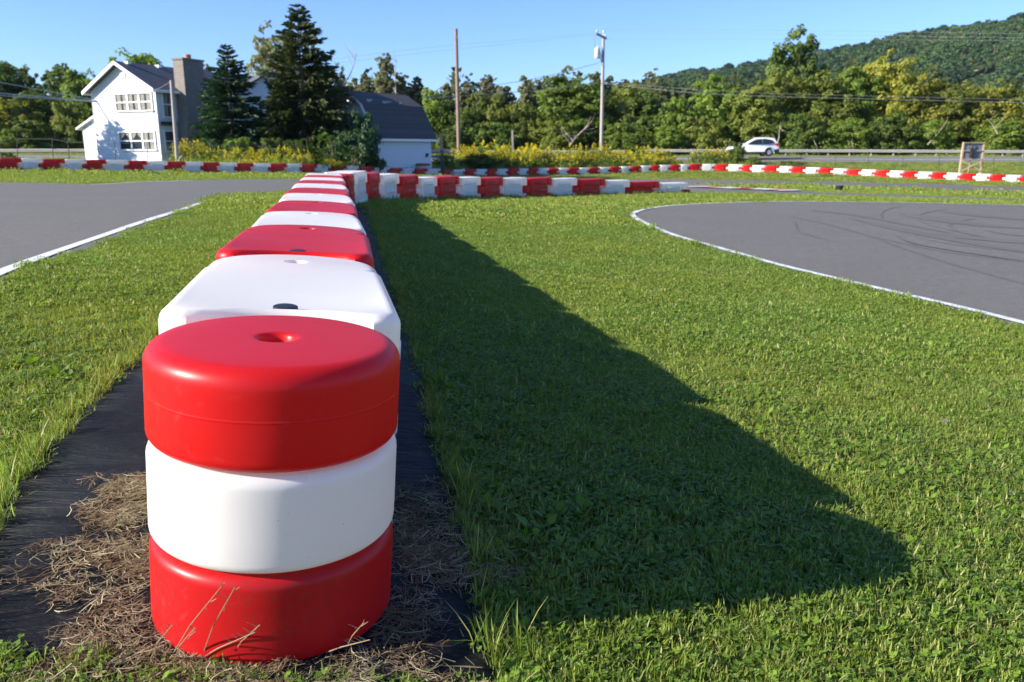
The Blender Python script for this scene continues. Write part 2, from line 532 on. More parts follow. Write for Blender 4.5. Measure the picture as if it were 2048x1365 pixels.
def drape(name, poly, off, mats, spacing=.8, holes=()):
    """polygon of world points laid over the terrain as a finely cut sheet"""
    bm = bmesh.new()
    from mathutils.geometry import delaunay_2d_cdt
    cv, _, cf, *_r = delaunay_2d_cdt([Vector((p_[0], p_[1])) for p_ in poly], [], [list(range(len(poly)))], 1, 1e-5)
    vs = [bm.verts.new((p_.x, p_.y, 0)) for p_ in cv]
    for f_ in cf: bm.faces.new([vs[i] for i in f_])
    xs = [p_[0] for p_ in poly]; ys = [p_[1] for p_ in poly]
    for a0, a1, nrm in ((min(xs), max(xs), (1, 0, 0)), (min(ys), max(ys), (0, 1, 0))):
        v = a0 + spacing
        while v < a1:
            bmesh.ops.bisect_plane(bm, geom=bm.verts[:] + bm.edges[:] + bm.faces[:], dist=1e-5, plane_co=Vector(nrm) * v, plane_no=nrm)
            v += spacing * (1 if v < 30 else 2)
    co = np.array([v.co[:] for v in bm.verts])
    z = terr_np(co[:, 0], co[:, 1])
    for v, zz in zip(bm.verts, z): v.co.z = zz + off
    bmesh.ops.recalc_face_normals(bm, faces=bm.faces[:])
    for f in bm.faces:
        if f.normal.z < 0: f.normal_flip()
    me = bpy.data.meshes.new(name); bm.to_mesh(me); bm.free()
    me.polygons.foreach_set('use_smooth', [True] * len(me.polygons))
    return link(name, me, mats)


def smooth_path(pts, n=8):
    """Catmull-Rom through 2D/3D points"""
    P_ = [Vector(p_) for p_ in pts]; out = []
    for i in range(len(P_) - 1):
        p0, p1, p2, p3 = P_[max(i - 1, 0)], P_[i], P_[i + 1], P_[min(i + 2, len(P_) - 1)]
        for k in range(n):
            s = k / n
            out.append(.5 * ((2 * p1) + (p2 - p0) * s + (2 * p0 - 5 * p1 + 4 * p2 - p3) * s * s + (3 * p1 - p0 - 3 * p2 + p3) * s ** 3))
    out.append(P_[-1]); return out


def ribbon_poly(path, w0, w1):
    """two offset curves of a path joined into one outline (w0 left, w1 right)"""
    L_, R_ = [], []
    for i, p_ in enumerate(path):
        d = (path[min(i + 1, len(path) - 1)] - path[max(i - 1, 0)]); d = Vector((d.x, d.y)).normalized()
        nrm = Vector((-d.y, d.x)); q = Vector((p_.x, p_.y))
        L_.append(q + nrm * w0); R_.append(q - nrm * w1)
    return L_, R_


def ribbon(name, path, w0, w1, off, mats, stripes=None):
    """strip mesh along a path on the terrain; stripes = (length, number of materials)"""
    L_, R_ = ribbon_poly(path, w0, w1)
    a = np.array([p_[:] for p_ in L_] + [p_[:] for p_ in R_]); z = terr_np(a[:, 0], a[:, 1]) + off
    n = len(path); m = MB(); acc = 0
    vs = [(a[i, 0], a[i, 1], z[i]) for i in range(2 * n)]
    m.v = vs; m.c = [(1, 1, 1)] * (2 * n)
    for i in range(n - 1):
        m.f.append((n + i, n + i + 1, i + 1, i))
        acc += (L_[i + 1] - L_[i]).length
        m.mi.append(int(acc / stripes[0]) % stripes[1] if stripes else 0)
    return m.build(name, mats, recalc=False)


def asphalt(name, c, worn=.35):
    t = NT(name); p = t.pos()
    n1 = t.noise(p, .5, 4, .6); n2 = t.noise(p, 3.2, 5, .7); n3 = t.noise(p, 150, 2, .6)
    col = t.mix(t.ramp(n1, [(.3, (0, 0, 0)), (.7, (1, 1, 1))]), c, tuple(x * (1 - worn * .5) for x in c))
    col = t.mix(t.math('MULTIPLY', t.ramp(n2, [(.42, (0, 0, 0)), (.72, (1, 1, 1))]), .45), col, tuple(x * .72 for x in c))
    col = t.mix(t.math('MULTIPLY', t.ramp(t.noise(p, 42, 3, .75), [(.4, (0, 0, 0)), (.66, (1, 1, 1))]), .7), col, tuple(x * .5 for x in c))
    col = t.mix(t.math('MULTIPLY', t.ramp(t.noise(p, 11, 4, .7), [(.45, (0, 0, 0)), (.7, (1, 1, 1))]), .35), col, tuple(x * 1.35 for x in c))
    col = t.mix(t.math('MULTIPLY', t.ramp(n3, [(.5, (0, 0, 0)), (.7, (1, 1, 1))]), .5), col, tuple(min(1, x * 1.6) for x in c))
    v = t.n('ShaderNodeTexVoronoi', ins={'Scale': 110.0}); t.set(v, 0, p)
    return t.done(t.pbsdf(col, .85, t.bump(t.math('ADD', n3, v.outputs[0]), .5, .006), Specular_IOR_Level=.3))


M['asphalt'] = asphalt('track_asphalt', (.160, .151, .131))
M['road'] = asphalt('road_asphalt', (.195, .185, .17))
M['rubber_faint'] = plain('worn_rubber', (.104, .098, .088), .9, .25, 1.5)
M['rubber_mark'] = plain('tyre_marks', (.085, .081, .075), .7, .35, 2)
t = NT('line_paint'); p = t.pos()
n = t.noise(p, 7, 5, .7); n2 = t.noise(p, 40, 3, .7)
f = t.ramp(t.math('ADD', t.math('MULTIPLY', n, .6), t.math('MULTIPLY', n2, .4)), [(.33, (1, 1, 1)), (.46, (0, 0, 0))])
M['line'] = t.done(t.pbsdf(t.mix(t.math('MULTIPLY', f, .85), (.66, .67, .68), (.20, .195, .185)), .7))
M['kerb_red'] = plain('kerb_red_paint', (.42, .03, .03), .6, .25, 3)
M['kerb_white'] = plain('kerb_white_paint', (.72, .72, .72), .6, .15, 3)

px_g = lambda pts, **k: [on_ground(x_, y_, **k) for x_, y_ in pts]
# left loop and the lane that runs on behind the middle barrier to the right
edge_line = smooth_path([p_.xy for p_ in px_g([(-420, 760), (-200, 640), (0, 553), (139, 500), (242, 463.5), (334, 433), (404, 409)])], 8)
near_l = px_g([(-620, 930), (-420, 800), (-200, 676), (0, 580), (139, 520), (242, 478), (334, 443), (404, 415), (427, 400), (450, 394.5), (478, 390), (552, 387.5), (630, 386), (680, 385)])
near_mid = px_g([(700, 380), (760, 373), (830, 368.5), (900, 369), (1000, 373), (1100, 377), (1200, 381), (1300, 385), (1383, 387.5), (1516, 389.5), (1672, 394), (1760, 396.5), (2048, 405), (2400, 417)])
isl_lo = px_g([(2400, 412), (2048, 400), (1760, 389.7), (1672, 387), (1604, 384.2), (1567, 382), (1454, 378), (1403, 375)])
isl_hi = px_g([(1430, 373), (1500, 371.6), (1560, 371), (1650, 373), (1700, 375), (2048, 387.7), (2400, 401)])
far_e = px_g([(2400, 388), (2048, 375), (1700, 364.5), (1500, 361), (1360, 359), (1178, 358.6), (1000, 359.5), (800, 360.5), (700, 360.5), (600, 360), (520, 360.2), (385, 362), (282, 365), (230, 368.5), (170, 370.3), (120, 368.5), (60, 366.5), (-40, 366.5), (-400, 366), (-700, 366)])
polyA = [p_.xy for p_ in near_l + near_mid + isl_lo + isl_hi + far_e]
tag(drape('track', polyA, .022, M['asphalt'], .8), kind='structure')
# right loop
nose = [(2600, 820), (2300, 728), (2048, 657), (1924, 625), (1751, 584), (1614, 551), (1539, 532), (1436, 502), (1343, 475), (1290, 453), (1266, 440), (1260, 432), (1268, 426.5), (1290, 420.5), (1337, 414.5),
        (1432, 408.8), (1573, 405.7), (1780, 407.4), (2048, 412.8), (2400, 424)]
nose_w = [p_.xy for p_ in px_g(nose)]
nose_c = smooth_path(nose_w, 6)
polyC = ribbon_poly(nose_c, .13, 0)[0]
tag(drape('track', polyC, .022, M['asphalt'], .7), kind='structure')
tag(ribbon('track_line', edge_line, .055, .055, .030, M['line']), kind='structure')
tag(ribbon('track_line', nose_c, .0, .10, .032, M['line']), kind='structure')
kerb_path = smooth_path([p_.xy for p_ in px_g([(1403, 375.4), (1454, 377.6), (1510, 379.6), (1567, 381.8), (1604, 384)])], 24)
tag(ribbon('kerb', kerb_path, .15, 1.15, .06, [M['kerb_white'], M['kerb_red']], (.70, 2)), kind='structure')
tag(ribbon('track_line', smooth_path([p_.xy for p_ in px_g([(180, 371.2), (205, 370.4), (240, 368.6), (282, 366), (330, 364.6), (385, 363)])], 6), .06, .06, .03, M['line']), kind='structure')

# tyre marks: worn rubber bands painted by tyres, one object lying on the asphalt
mk = MB()


def mark(pts, w, mi=0):
    path = smooth_path([p_.xy for p_ in px_g(pts)], 8)
    L_, R_ = ribbon_poly(path, w / 2, w / 2); n = len(path)
    for i in range(n):  # taper
        s = min(1, 4 * i / n, 4 * (n - 1 - i) / n) * .85 + .15
        c_ = (L_[i] + R_[i]) / 2; L_[i] = c_ + (L_[i] - c_) * s; R_[i] = c_ + (R_[i] - c_) * s
    a = np.array([p_[:] for p_ in L_ + R_]); z = terr_np(a[:, 0], a[:, 1]) + (.031 if mi == 0 else .027 + .0006 * len(mk.v) / 400)
    mk.add([(a[i, 0], a[i, 1], z[i]) for i in range(2 * n)], [(n + i, n + i + 1, i + 1, i) for i in range(n - 1)], mi)


for pts, w_ in [([(1575, 436), (1640, 449), (1720, 470), (1800, 499), (1900, 532), (2060, 577)], .05),
                ([(1720, 471), (1800, 490), (1900, 510), (2060, 530)], .035), ([(1790, 473), (1815, 488), (1880, 502), (1990, 519), (2080, 531)], .05),
                ([(1590, 446), (1600, 468), (1660, 485)], .03),
                ([(1820, 412), (1770, 424), (1765, 440), (1800, 462), (1900, 486)], .03), ([(1900, 420), (1840, 432), (1850, 450), (1960, 478)], .04),
                ([(1950, 440), (1900, 452), (1930, 470), (2060, 492)], .06), ([(1970, 464), (2010, 472), (2090, 480)], .07),
                ([(1450, 422), (1500, 424)], .05),
                ([(1830, 480), (1930, 496), (2080, 512)], .025)]:
    mark(pts, w_, 0 if len(pts) == 5 and pts[0][0] in (1575, 1790) else 1)
for pts, w_ in [([(1800, 428), (1860, 440), (1950, 452), (2080, 462)], .55), ([(1700, 440), (1800, 462), (1920, 486), (2090, 515)], .35), ([(1850, 470), (1950, 480), (2090, 492)], .5), ([(1880, 424), (1960, 434), (2090, 446)], .6),
                ([(1620, 424), (1700, 432), (1800, 450), (1900, 470)], .22)]:
    mark(pts, w_, 1)
tm = mk.build('tyre_marks', [M['rubber_mark'], M['rubber_faint']], recalc=False); tag(tm, 'dark curved tyre marks swirling over the right hand asphalt loop', 'tyre marks', kind='stuff')

# highway behind
road_near = [at_z(x_, Y_, 0).xy for x_, Y_ in ((-500, 70), (0, 71), (300, 72), (700, 73), (1000, 75), (1300, 77), (1550, 76), (1700, 76), (2048, 77), (2500, 77))]
road_far = [at_z(x_, Y_, 0).xy for x_, Y_ in ((-500, 79), (0, 80), (400, 81.5), (900, 83), (1300, 85), (1700, 85), (2048, 85), (2500, 86))]
rn, rf = smooth_path(road_near, 4), smooth_path(road_far, 4)
tag(drape('road', rn + rf[::-1], .03, M['road'], 2.0), kind='structure')
mid = smooth_path([at_z(x_, Y_, 0).xy for x_, Y_ in ((-500, 73.5), (0, 74.5), (700, 77), (1000, 78.5), (1300, 80), (1700, 79.3), (2048, 79.8), (2500, 80.5))], 6)
tag(ribbon('road_line', mid, .16, .16, .045, M['line']), kind='structure')

# ------------------------------------------------------------------ barrier blocks
H3 = .208; PIT = 1.10; W_ = .574; TR = .279; TL = .335


def arc(cx, cy, r, a0, a1, n):
    return [(cx + r * math.cos(a0 + (a1 - a0) * k / n), cy + r * math.sin(a0 + (a1 - a0) * k / n)) for k in range(n + 1)]


def seg(a, b, n):  # inner points of a straight run
    return [(a[0] + (b[0] - a[0]) * k / n, a[1] + (b[1] - a[1]) * k / n) for k in range(1, n)]


def outline(i, body, flip, hi):
    """plan outline with inset i: body from 0..body with round tongue at the far end; x across, y along"""
    hw = W_ / 2 - i; y0 = i; y1 = body - i; rc = max(.072 - i, .008); r = TR - i; uc = body + TL - TR
    na, nt_ = (5, 24) if hi else (2, 10)
    p_ = arc(hw - rc, y0 + rc, rc, -math.pi / 2, 0, na)
    e = (hw, y1 - rc)
    p_ += seg(p_[-1], e, 10 if hi else 2)
    p_ += arc(hw - rc, y1 - rc, rc, 0, math.pi / 2, na)[:-1]
    xs = min(r, hw - rc - .001)
    p_ += [(hw - rc, y1)] if hw - rc - r > .004 else [(max(xs, .001) + .002, y1)]
    a_ = arc(0, uc, r, 0, math.pi, nt_)
    p_ += [(r, y1 + .004)] + a_ + [(-r, y1 + .004)]
    p_ += [(-(hw - rc), y1)] if hw - rc - r > .004 else [(-max(xs, .001) - .002, y1)]
    p_ += arc(-(hw - rc), y1 - rc, rc, math.pi / 2, math.pi, na)[1:]
    q = (-hw, y0 + rc)
    p_ += seg(p_[-1], q, 10 if hi else 2)
    p_ += arc(-(hw - rc), y0 + rc, rc, math.pi, 1.5 * math.pi, na)
    fx0, fx1 = p_[-1][0], p_[0][0]
    p_ += [(x_, y_ + .078 * max(0, 1 - ((x_ - (fx0 + fx1) / 2) / ((fx1 - fx0) / 2)) ** 2)) for x_, y_ in seg(p_[-1], p_[0], 14 if hi else 6)]
    return p_


def layer(m, z0, z1, bb, bt, body, off, flip, hi, dish=0.0, panel=True):
    nb = 5 if hi else 2
    rings = []
    for k in range(nb + 1):
        a = math.pi / 2 * k / nb
        rings.append((bb * (1 - math.sin(a)), z0 + bb * (1 - math.cos(a))))
    for k in range(nb + 1):
        a = math.pi / 2 * k / nb
        rings.append((bt * (1 - math.cos(a)), z1 - bt * (1 - math.sin(a))))
    T = (lambda x_, y_: (x_, off + y_)) if not flip else (lambda x_, y_: (-x_, off + body + 0 - y_))
    uc = body + TL - TR
    vs = []; n = None
    for ins, z in rings:
        o_ = outline(ins, body, flip, hi); n = len(o_)
        vs += [(x_, y_, z) for x_, y_ in o_]
    fs = []
    nr = len(rings)
    for r_ in range(nr - 1):
        for k in range(n):
            k2 = (k + 1) % n
            fs.append((r_ * n + k, r_ * n + k2, (r_ + 1) * n + k2, (r_ + 1) * n + k))
    fs.append(tuple(range(n - 1, -1, -1)))
    # top: rings shrinking on to the centre line, with the shrink dish of rotomoulded plastic
    last = vs[(nr - 1) * n:]
    base = (nr - 1) * n
    steps = (.08, .2, .4, .62, .82, 1.0) if hi else (1.0,)
    for s in steps:
        for (x_, y_, z) in last:
            my = min(max(y_, .22), uc)
            vs.append((x_ * (1 - s), y_ + (my - y_) * s, z))
        nb_ = len(vs) - n
        for k in range(n):
            k2 = (k + 1) % n
            fs.append((base + k, base + k2, nb_ + k2, nb_ + k))
        base = nb_
    if dish:
        out = []
        for i_, (x_, y_, z) in enumerate(vs):
            if z > z1 - bt - 1e-6:
                wgt = max(0, 1 - (x_ / (W_ / 2)) ** 2) ** .8
                lon = math.exp(-((y_ - .20) / .17) ** 2) * 1.0 + .55 * math.exp(-((y_ - .52) / .25) ** 2) - .25 * math.exp(-((y_ - body - .06) / .14) ** 2)
                edge = min(1, max(0, y_ - .02) / .10)
                tip = min(1, max(0, body + TL - y_ - .03) / .12)
                z -= dish * wgt * lon * edge * tip * (1 if z > z1 - 1e-5 else .5)
            out.append((x_, y_, z))
        vs = out
    m.add([(*T(x_, y_), z) for x_, y_, z in vs], fs)


def block_mesh(name, hi, seed=0, dish=.023, tongue=True):
    m = MB(); body = PIT - TL + .052; g = .0018
    layer(m, 0, H3 - g, .03, .007, body, 0, False, hi)
    layer(m, 2 * H3 + g, 3 * H3, .007, .034, body, 0, False, hi, dish)
    if tongue: layer(m, H3 + g, 2 * H3 - g, .007, .007, body, 0, True, hi)
    else: m.box(-W_ / 2 + .02, W_ / 2 - .02, .09, body - .1, H3 + g, 2 * H3 - g)
    m.box(-W_ / 2 - .001, W_ / 2 + .001, .13, body - .13, H3 - .06, 2 * H3 + .06)
    # moulded ledges on both long faces
    if hi:
        for s in (-1, 1):
            for k in range(3):
                y0, y1 = (.2, body - .12)
                zc = k * H3 + H3 * .5
                x0 = s * (W_ / 2 - .004); x1 = s * (W_ / 2 + .016)
                v = [(x0, y0 - .03, zc - .075), (x0, y1 + .03, zc - .075), (x0, y1 + .03, zc + .03), (x0, y0 - .03, zc + .03),
                     (x1, y0, zc - .055), (x1, y1, zc - .055), (x1, y1, zc - .005), (x1, y0, zc - .005)]
                m.add(v, [(4, 5, 6, 7), (0, 1, 5, 4), (1, 2, 6, 5), (2, 3, 7, 6), (3, 0, 4, 7)])
    me = m.mesh(name, smooth=False)
    bm = bmesh.new(); bm.from_mesh(me)
    bmesh.ops.remove_doubles(bm, verts=bm.verts, dist=2e-5)
    bmesh.ops.dissolve_degenerate(bm, edges=bm.edges[:], dist=1e-5)
    bmesh.ops.recalc_face_normals(bm, faces=bm.faces[:])
    bm.to_mesh(me); bm.free()
    return me, body


def bool_holes(me, holes):
    """sink round pin holes into a mesh"""
    o = bpy.data.objects.new('tmp', me); COL.objects.link(o)
    cut = MB()
    for (x_, y_, z_, r_, d_) in holes:
        cut.lathe([(0, z_ - d_), (r_ * .8, z_ - d_), (r_ * .97, z_ - d_ * .75), (r_, z_ - .02), (r_ * 1.0, z_ - .012), (r_ * 1.12, z_ - .002), (r_ * 1.3, z_ + .05), (0, z_ + .05)], 40, center=(x_, y_, 0))
    co = cut.build('tmpcut', None); md = o.modifiers.new('b', 'BOOLEAN'); md.object = co; md.operation = 'DIFFERENCE'; md.solver = 'EXACT'
    dg = bpy.context.evaluated_depsgraph_get()
    nm = bpy.data.meshes.new_from_object(o.evaluated_get(dg))
    bpy.data.objects.remove(o); bpy.data.objects.remove(co)
    return nm


hi_me, BODY = block_mesh('barrier_shell', True)
end_me, _ = block_mesh('barrier_shell_end', True, tongue=False)
UCH = BODY + TL - TR
hi_me = bool_holes(hi_me, [(0, UCH + .03, 3 * H3, .036, .06)]); end_me = bool_holes(end_me, [(0, UCH + .03, 3 * H3, .036, .06)])
for me in (hi_me, end_me): me.polygons.foreach_set('use_smooth', [True] * len(me.polygons)); me.set_sharp_from_angle(angle=R(38))
lo_me, _ = block_mesh('barrier_shell_far', False, dish=0)
lo_me.polygons.foreach_set('use_smooth', [True] * len(lo_me.polygons)); lo_me.set_sharp_from_angle(angle=R(45))
for me in (hi_me, lo_me, end_me):
    me.materials.clear(); me.materials.append(M['white'])
plug_me = MB().lathe([(0, .006), (.026, .006), (.031, .004), (.032, -.01), (0, -.01)], 28).mesh('plug', smooth=True)
plug_me.materials.append(M['plug'])
ORD = ['first', 'second', 'third', 'fourth', 'fifth', 'sixth', 'seventh', 'eighth', 'ninth', 'tenth', 'eleventh', 'twelfth']


def block(me, a, b, color, z=None, roll=0.0, plug=False, fit=True, sink=0.0):
    """one barrier block from joint a to joint b (2D)"""
    a = Vector((a[0], a[1])); b = Vector((b[0], b[1])); d = b - a
    o = bpy.data.objects.new('barrier_block', me); COL.objects.link(o)
    za = terr(a.x, a.y) if z is None else z; zb = terr(b.x, b.y) if z is None else z
    pitch = math.atan2(zb - za, d.length)
    o.location = (a.x, a.y, za - sink); o.rotation_euler = (pitch, roll, math.atan2(-d.x, d.y))
    if fit: o.scale = (1, d.length / PIT, 1)
    o.material_slots[0].link = 'OBJECT'; o.material_slots[0].material = M[color]
    if plug:
        c_ = bpy.data.objects.new('plug', plug_me); COL.objects.link(c_); c_.parent = o
        c_.location = (0.0, .16, 3 * H3 - .0165); c_.rotation_euler = (R(3), 0, 0)
    return o


# near row, from the camera end
p0 = DRUM_C + ROW_DIR * .208
rowpts = [p0 + ROW_DIR * (PIT * .998 * k) for k in range(12)]
jit = [0, -.012, .008, -.006, .01, -.008, .004, -.01, .006, 0, 0, 0]
lat = Vector((ROW_DIR.y, -ROW_DIR.x))
near_names = []
MATZ = .0
for k in range(11):
    a = rowpts[k] + lat * jit[k]; b = rowpts[k + 1] + lat * jit[k + 1]
    d = (b - a).normalized(); b = a + d * PIT
    col = 'white' if k % 2 == 0 else 'red'
    o = block(end_me if k == 0 else hi_me, a, b, col, z=MATZ - .0 + (0.012 if k == 1 else 0), roll=R([4.2, 3.6, 3.2, 3.4, 3.0, 2.6, 2.4, 2.0, 1.8, 1.6, 1.4][k]), plug=(k < 8), fit=False)
    if k == 0: lab = 'big white barrier block right behind the red round discs, nearest the camera'
    elif k == 1: lab = 'big red barrier block on the black mat, first red one behind the front white block'
    elif k == 10: lab = 'last white barrier block at the far end of the long row on the black mat'
    else: lab = f"{ORD[k // 2]} {col} barrier block from the camera in the long row on the black mat"
    tag(o, lab, 'barrier block', 'barrier blocks of the long row on the mat')

# the round discs that close the camera end of the row
def disc_mesh(name, hole, ft=.040, fb=.024, seam=True):
    r = .264; h = H3 - .002; n = 96
    pr = []
    if hole: pr += [(0, h - .046), (.026, h - .046), (.032, h - .04), (.036, h - .016), (.038, h - .007), (.0415, h - .002), (.046, h - .0002), (.055, h)]
    else: pr += [(0, h), (.1, h)]
    pr += [(.12, h - .0008), (.18, h - .0015), (r - ft - .004, h - .002)]
    for k in range(1, 8):
        a = math.pi / 2 * k / 7; pr.append((r - ft - .004 + ft * math.sin(a), h - .002 - ft * (1 - math.cos(a))))
    pr += [(r - .004, h * .70)]
    if seam: pr += [ (r - .004, h * .535), (r - .004, h * .52), (r - .0036, h * .515), (r - .0036, h * .509), (r - .004, h * .504), (r - .004, h * .49)]
    pr += [(r - .004, h * .36)]
    for k in range(0, 8):
        a = math.pi / 2 * k / 7; pr.append((r - .004 - fb + fb * math.cos(a), fb * (1 - math.sin(a))))
    pr += [(0, 0)]
    me = MB().lathe(pr, n).mesh(name, smooth=True, angle=60)
    return me


tilt = R(4.2)
for nm_, zz, hole, mat_, lab in (('end_disc', 0, False, 'red_dirty', 'dirty red plastic disc flecked with grass clippings at the bottom of the end stack'),
                                 ('end_disc', 1, False, 'white_specked', 'white plastic disc sandwiched between the two red discs of the end stack'),
                                 ('end_disc', 2, True, 'red', 'glossy red plastic disc with a centre hole on top of the end stack')):
    me = disc_mesh(nm_, hole, .040 if zz == 2 else .026, .024, zz == 2); me.materials.append(M[mat_])
    o = bpy.data.objects.new(nm_, me); COL.objects.link(o)
    base = Vector((DRUM_C.x + .002, DRUM_C.y, -.008)); zl = zz * (H3 + .0015)
    o.location = base + Vector((math.sin(tilt) * zl, 0, math.cos(tilt) * zl)); o.rotation_euler = (0, tilt, 0)
    tag(o, lab, 'barrier disc', 'round discs closing the row end')

# middle row that forks off to the right
mid_px = [(699, 13.3), (712, 14.2), (740, 15.4), (765, 16.4), (805, 17.5), (843, 18.5), (880, 19.3), (924, 20.2), (968, 20.9), (1011, 21.7), (1060, 22.3), (1109, 23.0), (1160, 23.6), (1216, 24.3), (1265, 24.8), (1324, 25.4), (1381, 25.9)]
def off_left(P_, w_):
    out = []
    for i in range(len(P_)):
        d = (P_[min(i + 1, len(P_) - 1)] - P_[max(i - 1, 0)]).normalized(); out.append(P_[i] + Vector((-d.y, d.x)) * w_)
    return out


midf = [at_z(x_, Y_, .4 - .02 * i).xy for i, (x_, Y_) in enumerate(mid_px)]; midp = off_left(midf, W_ / 2)
nr = nw = 0
for i in range(len(midp) - 1):
    col = 'red' if i % 2 == 0 else 'white'
    v0 = at(mid_px[i][0], [350, 345, 347.5, 350.5, 353, 356.5, 354.5, 356, 357, 357, 357, 358, 359.5, 362, 364.5, 367][i], mid_px[i][1])
    o = block(hi_me, midp[i], midp[i + 1], col, z=v0.z - 3 * H3, plug=False)
    if i == 0: lab = 'narrow sliver of a red block where the middle row meets the long row'
    elif i == 1: lab = 'tall white block standing at the corner between the long row and the middle row'
    elif i == len(midp) - 2: lab = 'white end block of the middle row with a dark red square at its end'
    else:
        k = i // 2 if col == 'red' else (i - 1) // 2
        lab = f"{ORD[k]} {col} block from the left in the middle row on the lawn"
    tag(o, lab, 'barrier block', 'barrier blocks of the middle row')
endd = block(hi_me, midp[-2], midp[-1], 'white', z=0); bpy.data.objects.remove(endd)
dv = (midp[-1] - midp[-2]).normalized(); q = midp[-1] - dv * (TL * .95)
z_ = at(1324, 367, 25.4).z - 3 * H3
m = MB(); m.box(-.30, .30, 0, .33, H3 + .006, 2 * H3 - .006)
o = m.build('end_filler', M['red'], bevel=.03, smooth=True); o.location = (q.x, q.y, z_); o.rotation_euler = (0, 0, math.atan2(-dv.x, dv.y))
tag(o, 'dark red square filler piece in the end of the middle barrier row', 'filler')

# far row along the outside of the circuit
fx = [-38, 5 - 0, 48, 91, 134, 178, 217, 261.5, 300, 340, 375.6, 411.5, 443.6, 478.5, 511.5, 545, 578, 607.7, 637, 665, 696, 720.5, 751, 782, 807, 831, 857, 883, 908, 931.7, 954, 976, 997, 1017.7, 1040, 1059,
      1079.4, 1100, 1119.7, 1139, 1160.7, 1180.8, 1201.5, 1222, 1244, 1263.8, 1284.5, 1304, 1322, 1343, 1363, 1381.5, 1406, 1432, 1458, 1486.5, 1505, 1532, 1560, 1586.5, 1613, 1642, 1668.6, 1697, 1725, 1754,
      1781.7, 1810.7, 1838.4, 1868.7, 1896.4, 1926.7, 1955.7, 1987, 2016, 2048, 2080, 2112]
fpx = [p_[0] for p_ in FAR_PTS]; fY = [p_[1] for p_ in FAR_PTS]; fy = [p_[2] for p_ in FAR_PTS]
tops = [(-160, 315.5), (0, 316), (300, 322), (500, 327), (600, 328), (700, 331.5), (800, 337), (900, 338.6), (960, 339), (1100, 337), (1200, 335.5), (1300, 331.7), (1400, 328.3), (1480, 329.6), (1600, 334), (1700, 338.5), (1800, 342), (1900, 346), (2000, 349.5), (2100, 353)]
zones = [(0, 160, 'before the far left wood, counted from the left'), (160, 330, 'below the white house, counted from the left'), (330, 540, 'below the smaller spruce, counted from the left'), (540, 700, 'below the tall spruce, counted from the left'), (700, 870, 'below the pale shed, counted from the left'),
         (870, 1080, 'below the left goldenrod half, from the left'), (1080, 1340, 'below the right goldenrod half, from the left'), (1340, 1500, 'below the bush beside the car, counted from the left'), (1500, 1700, 'in sun right of the car, from the left'),
         (1700, 1900, 'left of the wooden stand, from the left'), (1900, 2200, 'under the wooden stand, from the left')]
seen = {}
farp = off_left([at_z(x_, np.interp(x_, fpx, fY), 0).xy for x_ in fx], W_ / 2)
for i in range(len(fx) - 1):
    if fx[i + 1] < 0 or fx[i] > 2060: continue
    a = at_z(fx[i], np.interp(fx[i], fpx, fY), 0); b = at_z(fx[i + 1], np.interp(fx[i + 1], fpx, fY), 0)
    col = 'red' if i % 2 == 1 else 'white'
    xc = (fx[i] + fx[i + 1]) / 2
    Ym = np.interp(xc, fpx, fY)
    zt = at(xc, np.interp(xc, [p_[0] for p_ in tops], [p_[1] for p_ in tops]), Ym).z
    a = farp[i]; b = farp[i + 1]
    zb = at(xc, np.interp(xc, fpx, fy), Ym).z
    o = block(lo_me, a, b, col, z=zb - .02)
    o.scale.z = (zt - zb + .02) / (3 * H3)
    zn = [z for z in zones if z[0] <= max(xc, 0) < z[1]][0][2]
    k = seen.get((col, zn), 0); seen[(col, zn)] = k + 1
    tag(o, f"{ORD[k]} {col} far-row barrier block {zn}", 'barrier block', 'barrier blocks of the far row')
# ------------------------------------------------------------------ white house
def ray_plane(px, py, P0, nrm):
    d = at(px, py, 10.0) - Vector((0, 0, CAMZ)); o = Vector((0, 0, CAMZ))
    s = (P0 - o).dot(nrm) / d.dot(nrm)
    return o + d * s


HA = R(25)
A0 = at_z(324, 58, 0)
gz = terr(A0.x, A0.y) - .05
W1, D1, HE, RISE = 6.35, 14.0, 5.3, 1.75
T1 = Vector((math.cos(HA), -math.sin(HA), 0)); N1 = Vector((-math.sin(HA), -math.cos(HA), 0))
A0.z = gz
HO = A0 - T1 * W1
house = empty('house', HO, -HA)
tag(house, 'white two-storey clapboard house with a grey roof and an outside chimney', 'house')
HM = Matrix.Translation(HO) @ Matrix.Rotation(-HA, 4, 'Z')
HI = HM.inverted()


def fac(px, py):  # photo pixel on the gable front -> local
    return HI @ ray_plane(px, py, A0, N1)


def sidew(px, py):
    return HI @ ray_plane(px, py, A0, T1)


m = MB()
m.prism([(0, 0, 0), (W1, 0, 0), (W1, 0, HE), (W1 / 2, 0, HE + RISE), (0, 0, HE)], (0, D1, 0))
m.build('wall', M['siding'], house)
m = MB(); ov = .38
for s in (-1, 1):
    e = Vector((W1 / 2 + s * (W1 / 2 + ov), 0, HE - ov * RISE / (W1 / 2))); r_ = Vector((W1 / 2, 0, HE + RISE))
    th = Vector((0, 0, .16))
    m.prism([e + Vector((0, -.45, .03)), r_ + Vector((0, -.45, .03)), r_ + th + Vector((0, -.45, .03)), e + th + Vector((0, -.45, .03))], (0, D1 + .9, 0))
roof = m.build('roof', M['shingle'], house)
m = MB()
for s in (-1, 1):
    e = Vector((W1 / 2 + s * (W1 / 2 + ov + .02), -.5, HE - (ov + .02) * RISE / (W1 / 2) - .05)); r_ = Vector((W1 / 2, -.5, HE + RISE - .05)); th = Vector((0, 0, .24))
    m.prism([e, r_, r_ + th, e + th], (0, .06, 0))
    m.box(e.x - (.02 if s > 0 else .05), e.x + (.05 if s > 0 else .02), -.45, D1 + .4, e.z + .02, e.z + .22)
m.build('fascia', M['trim'], house)
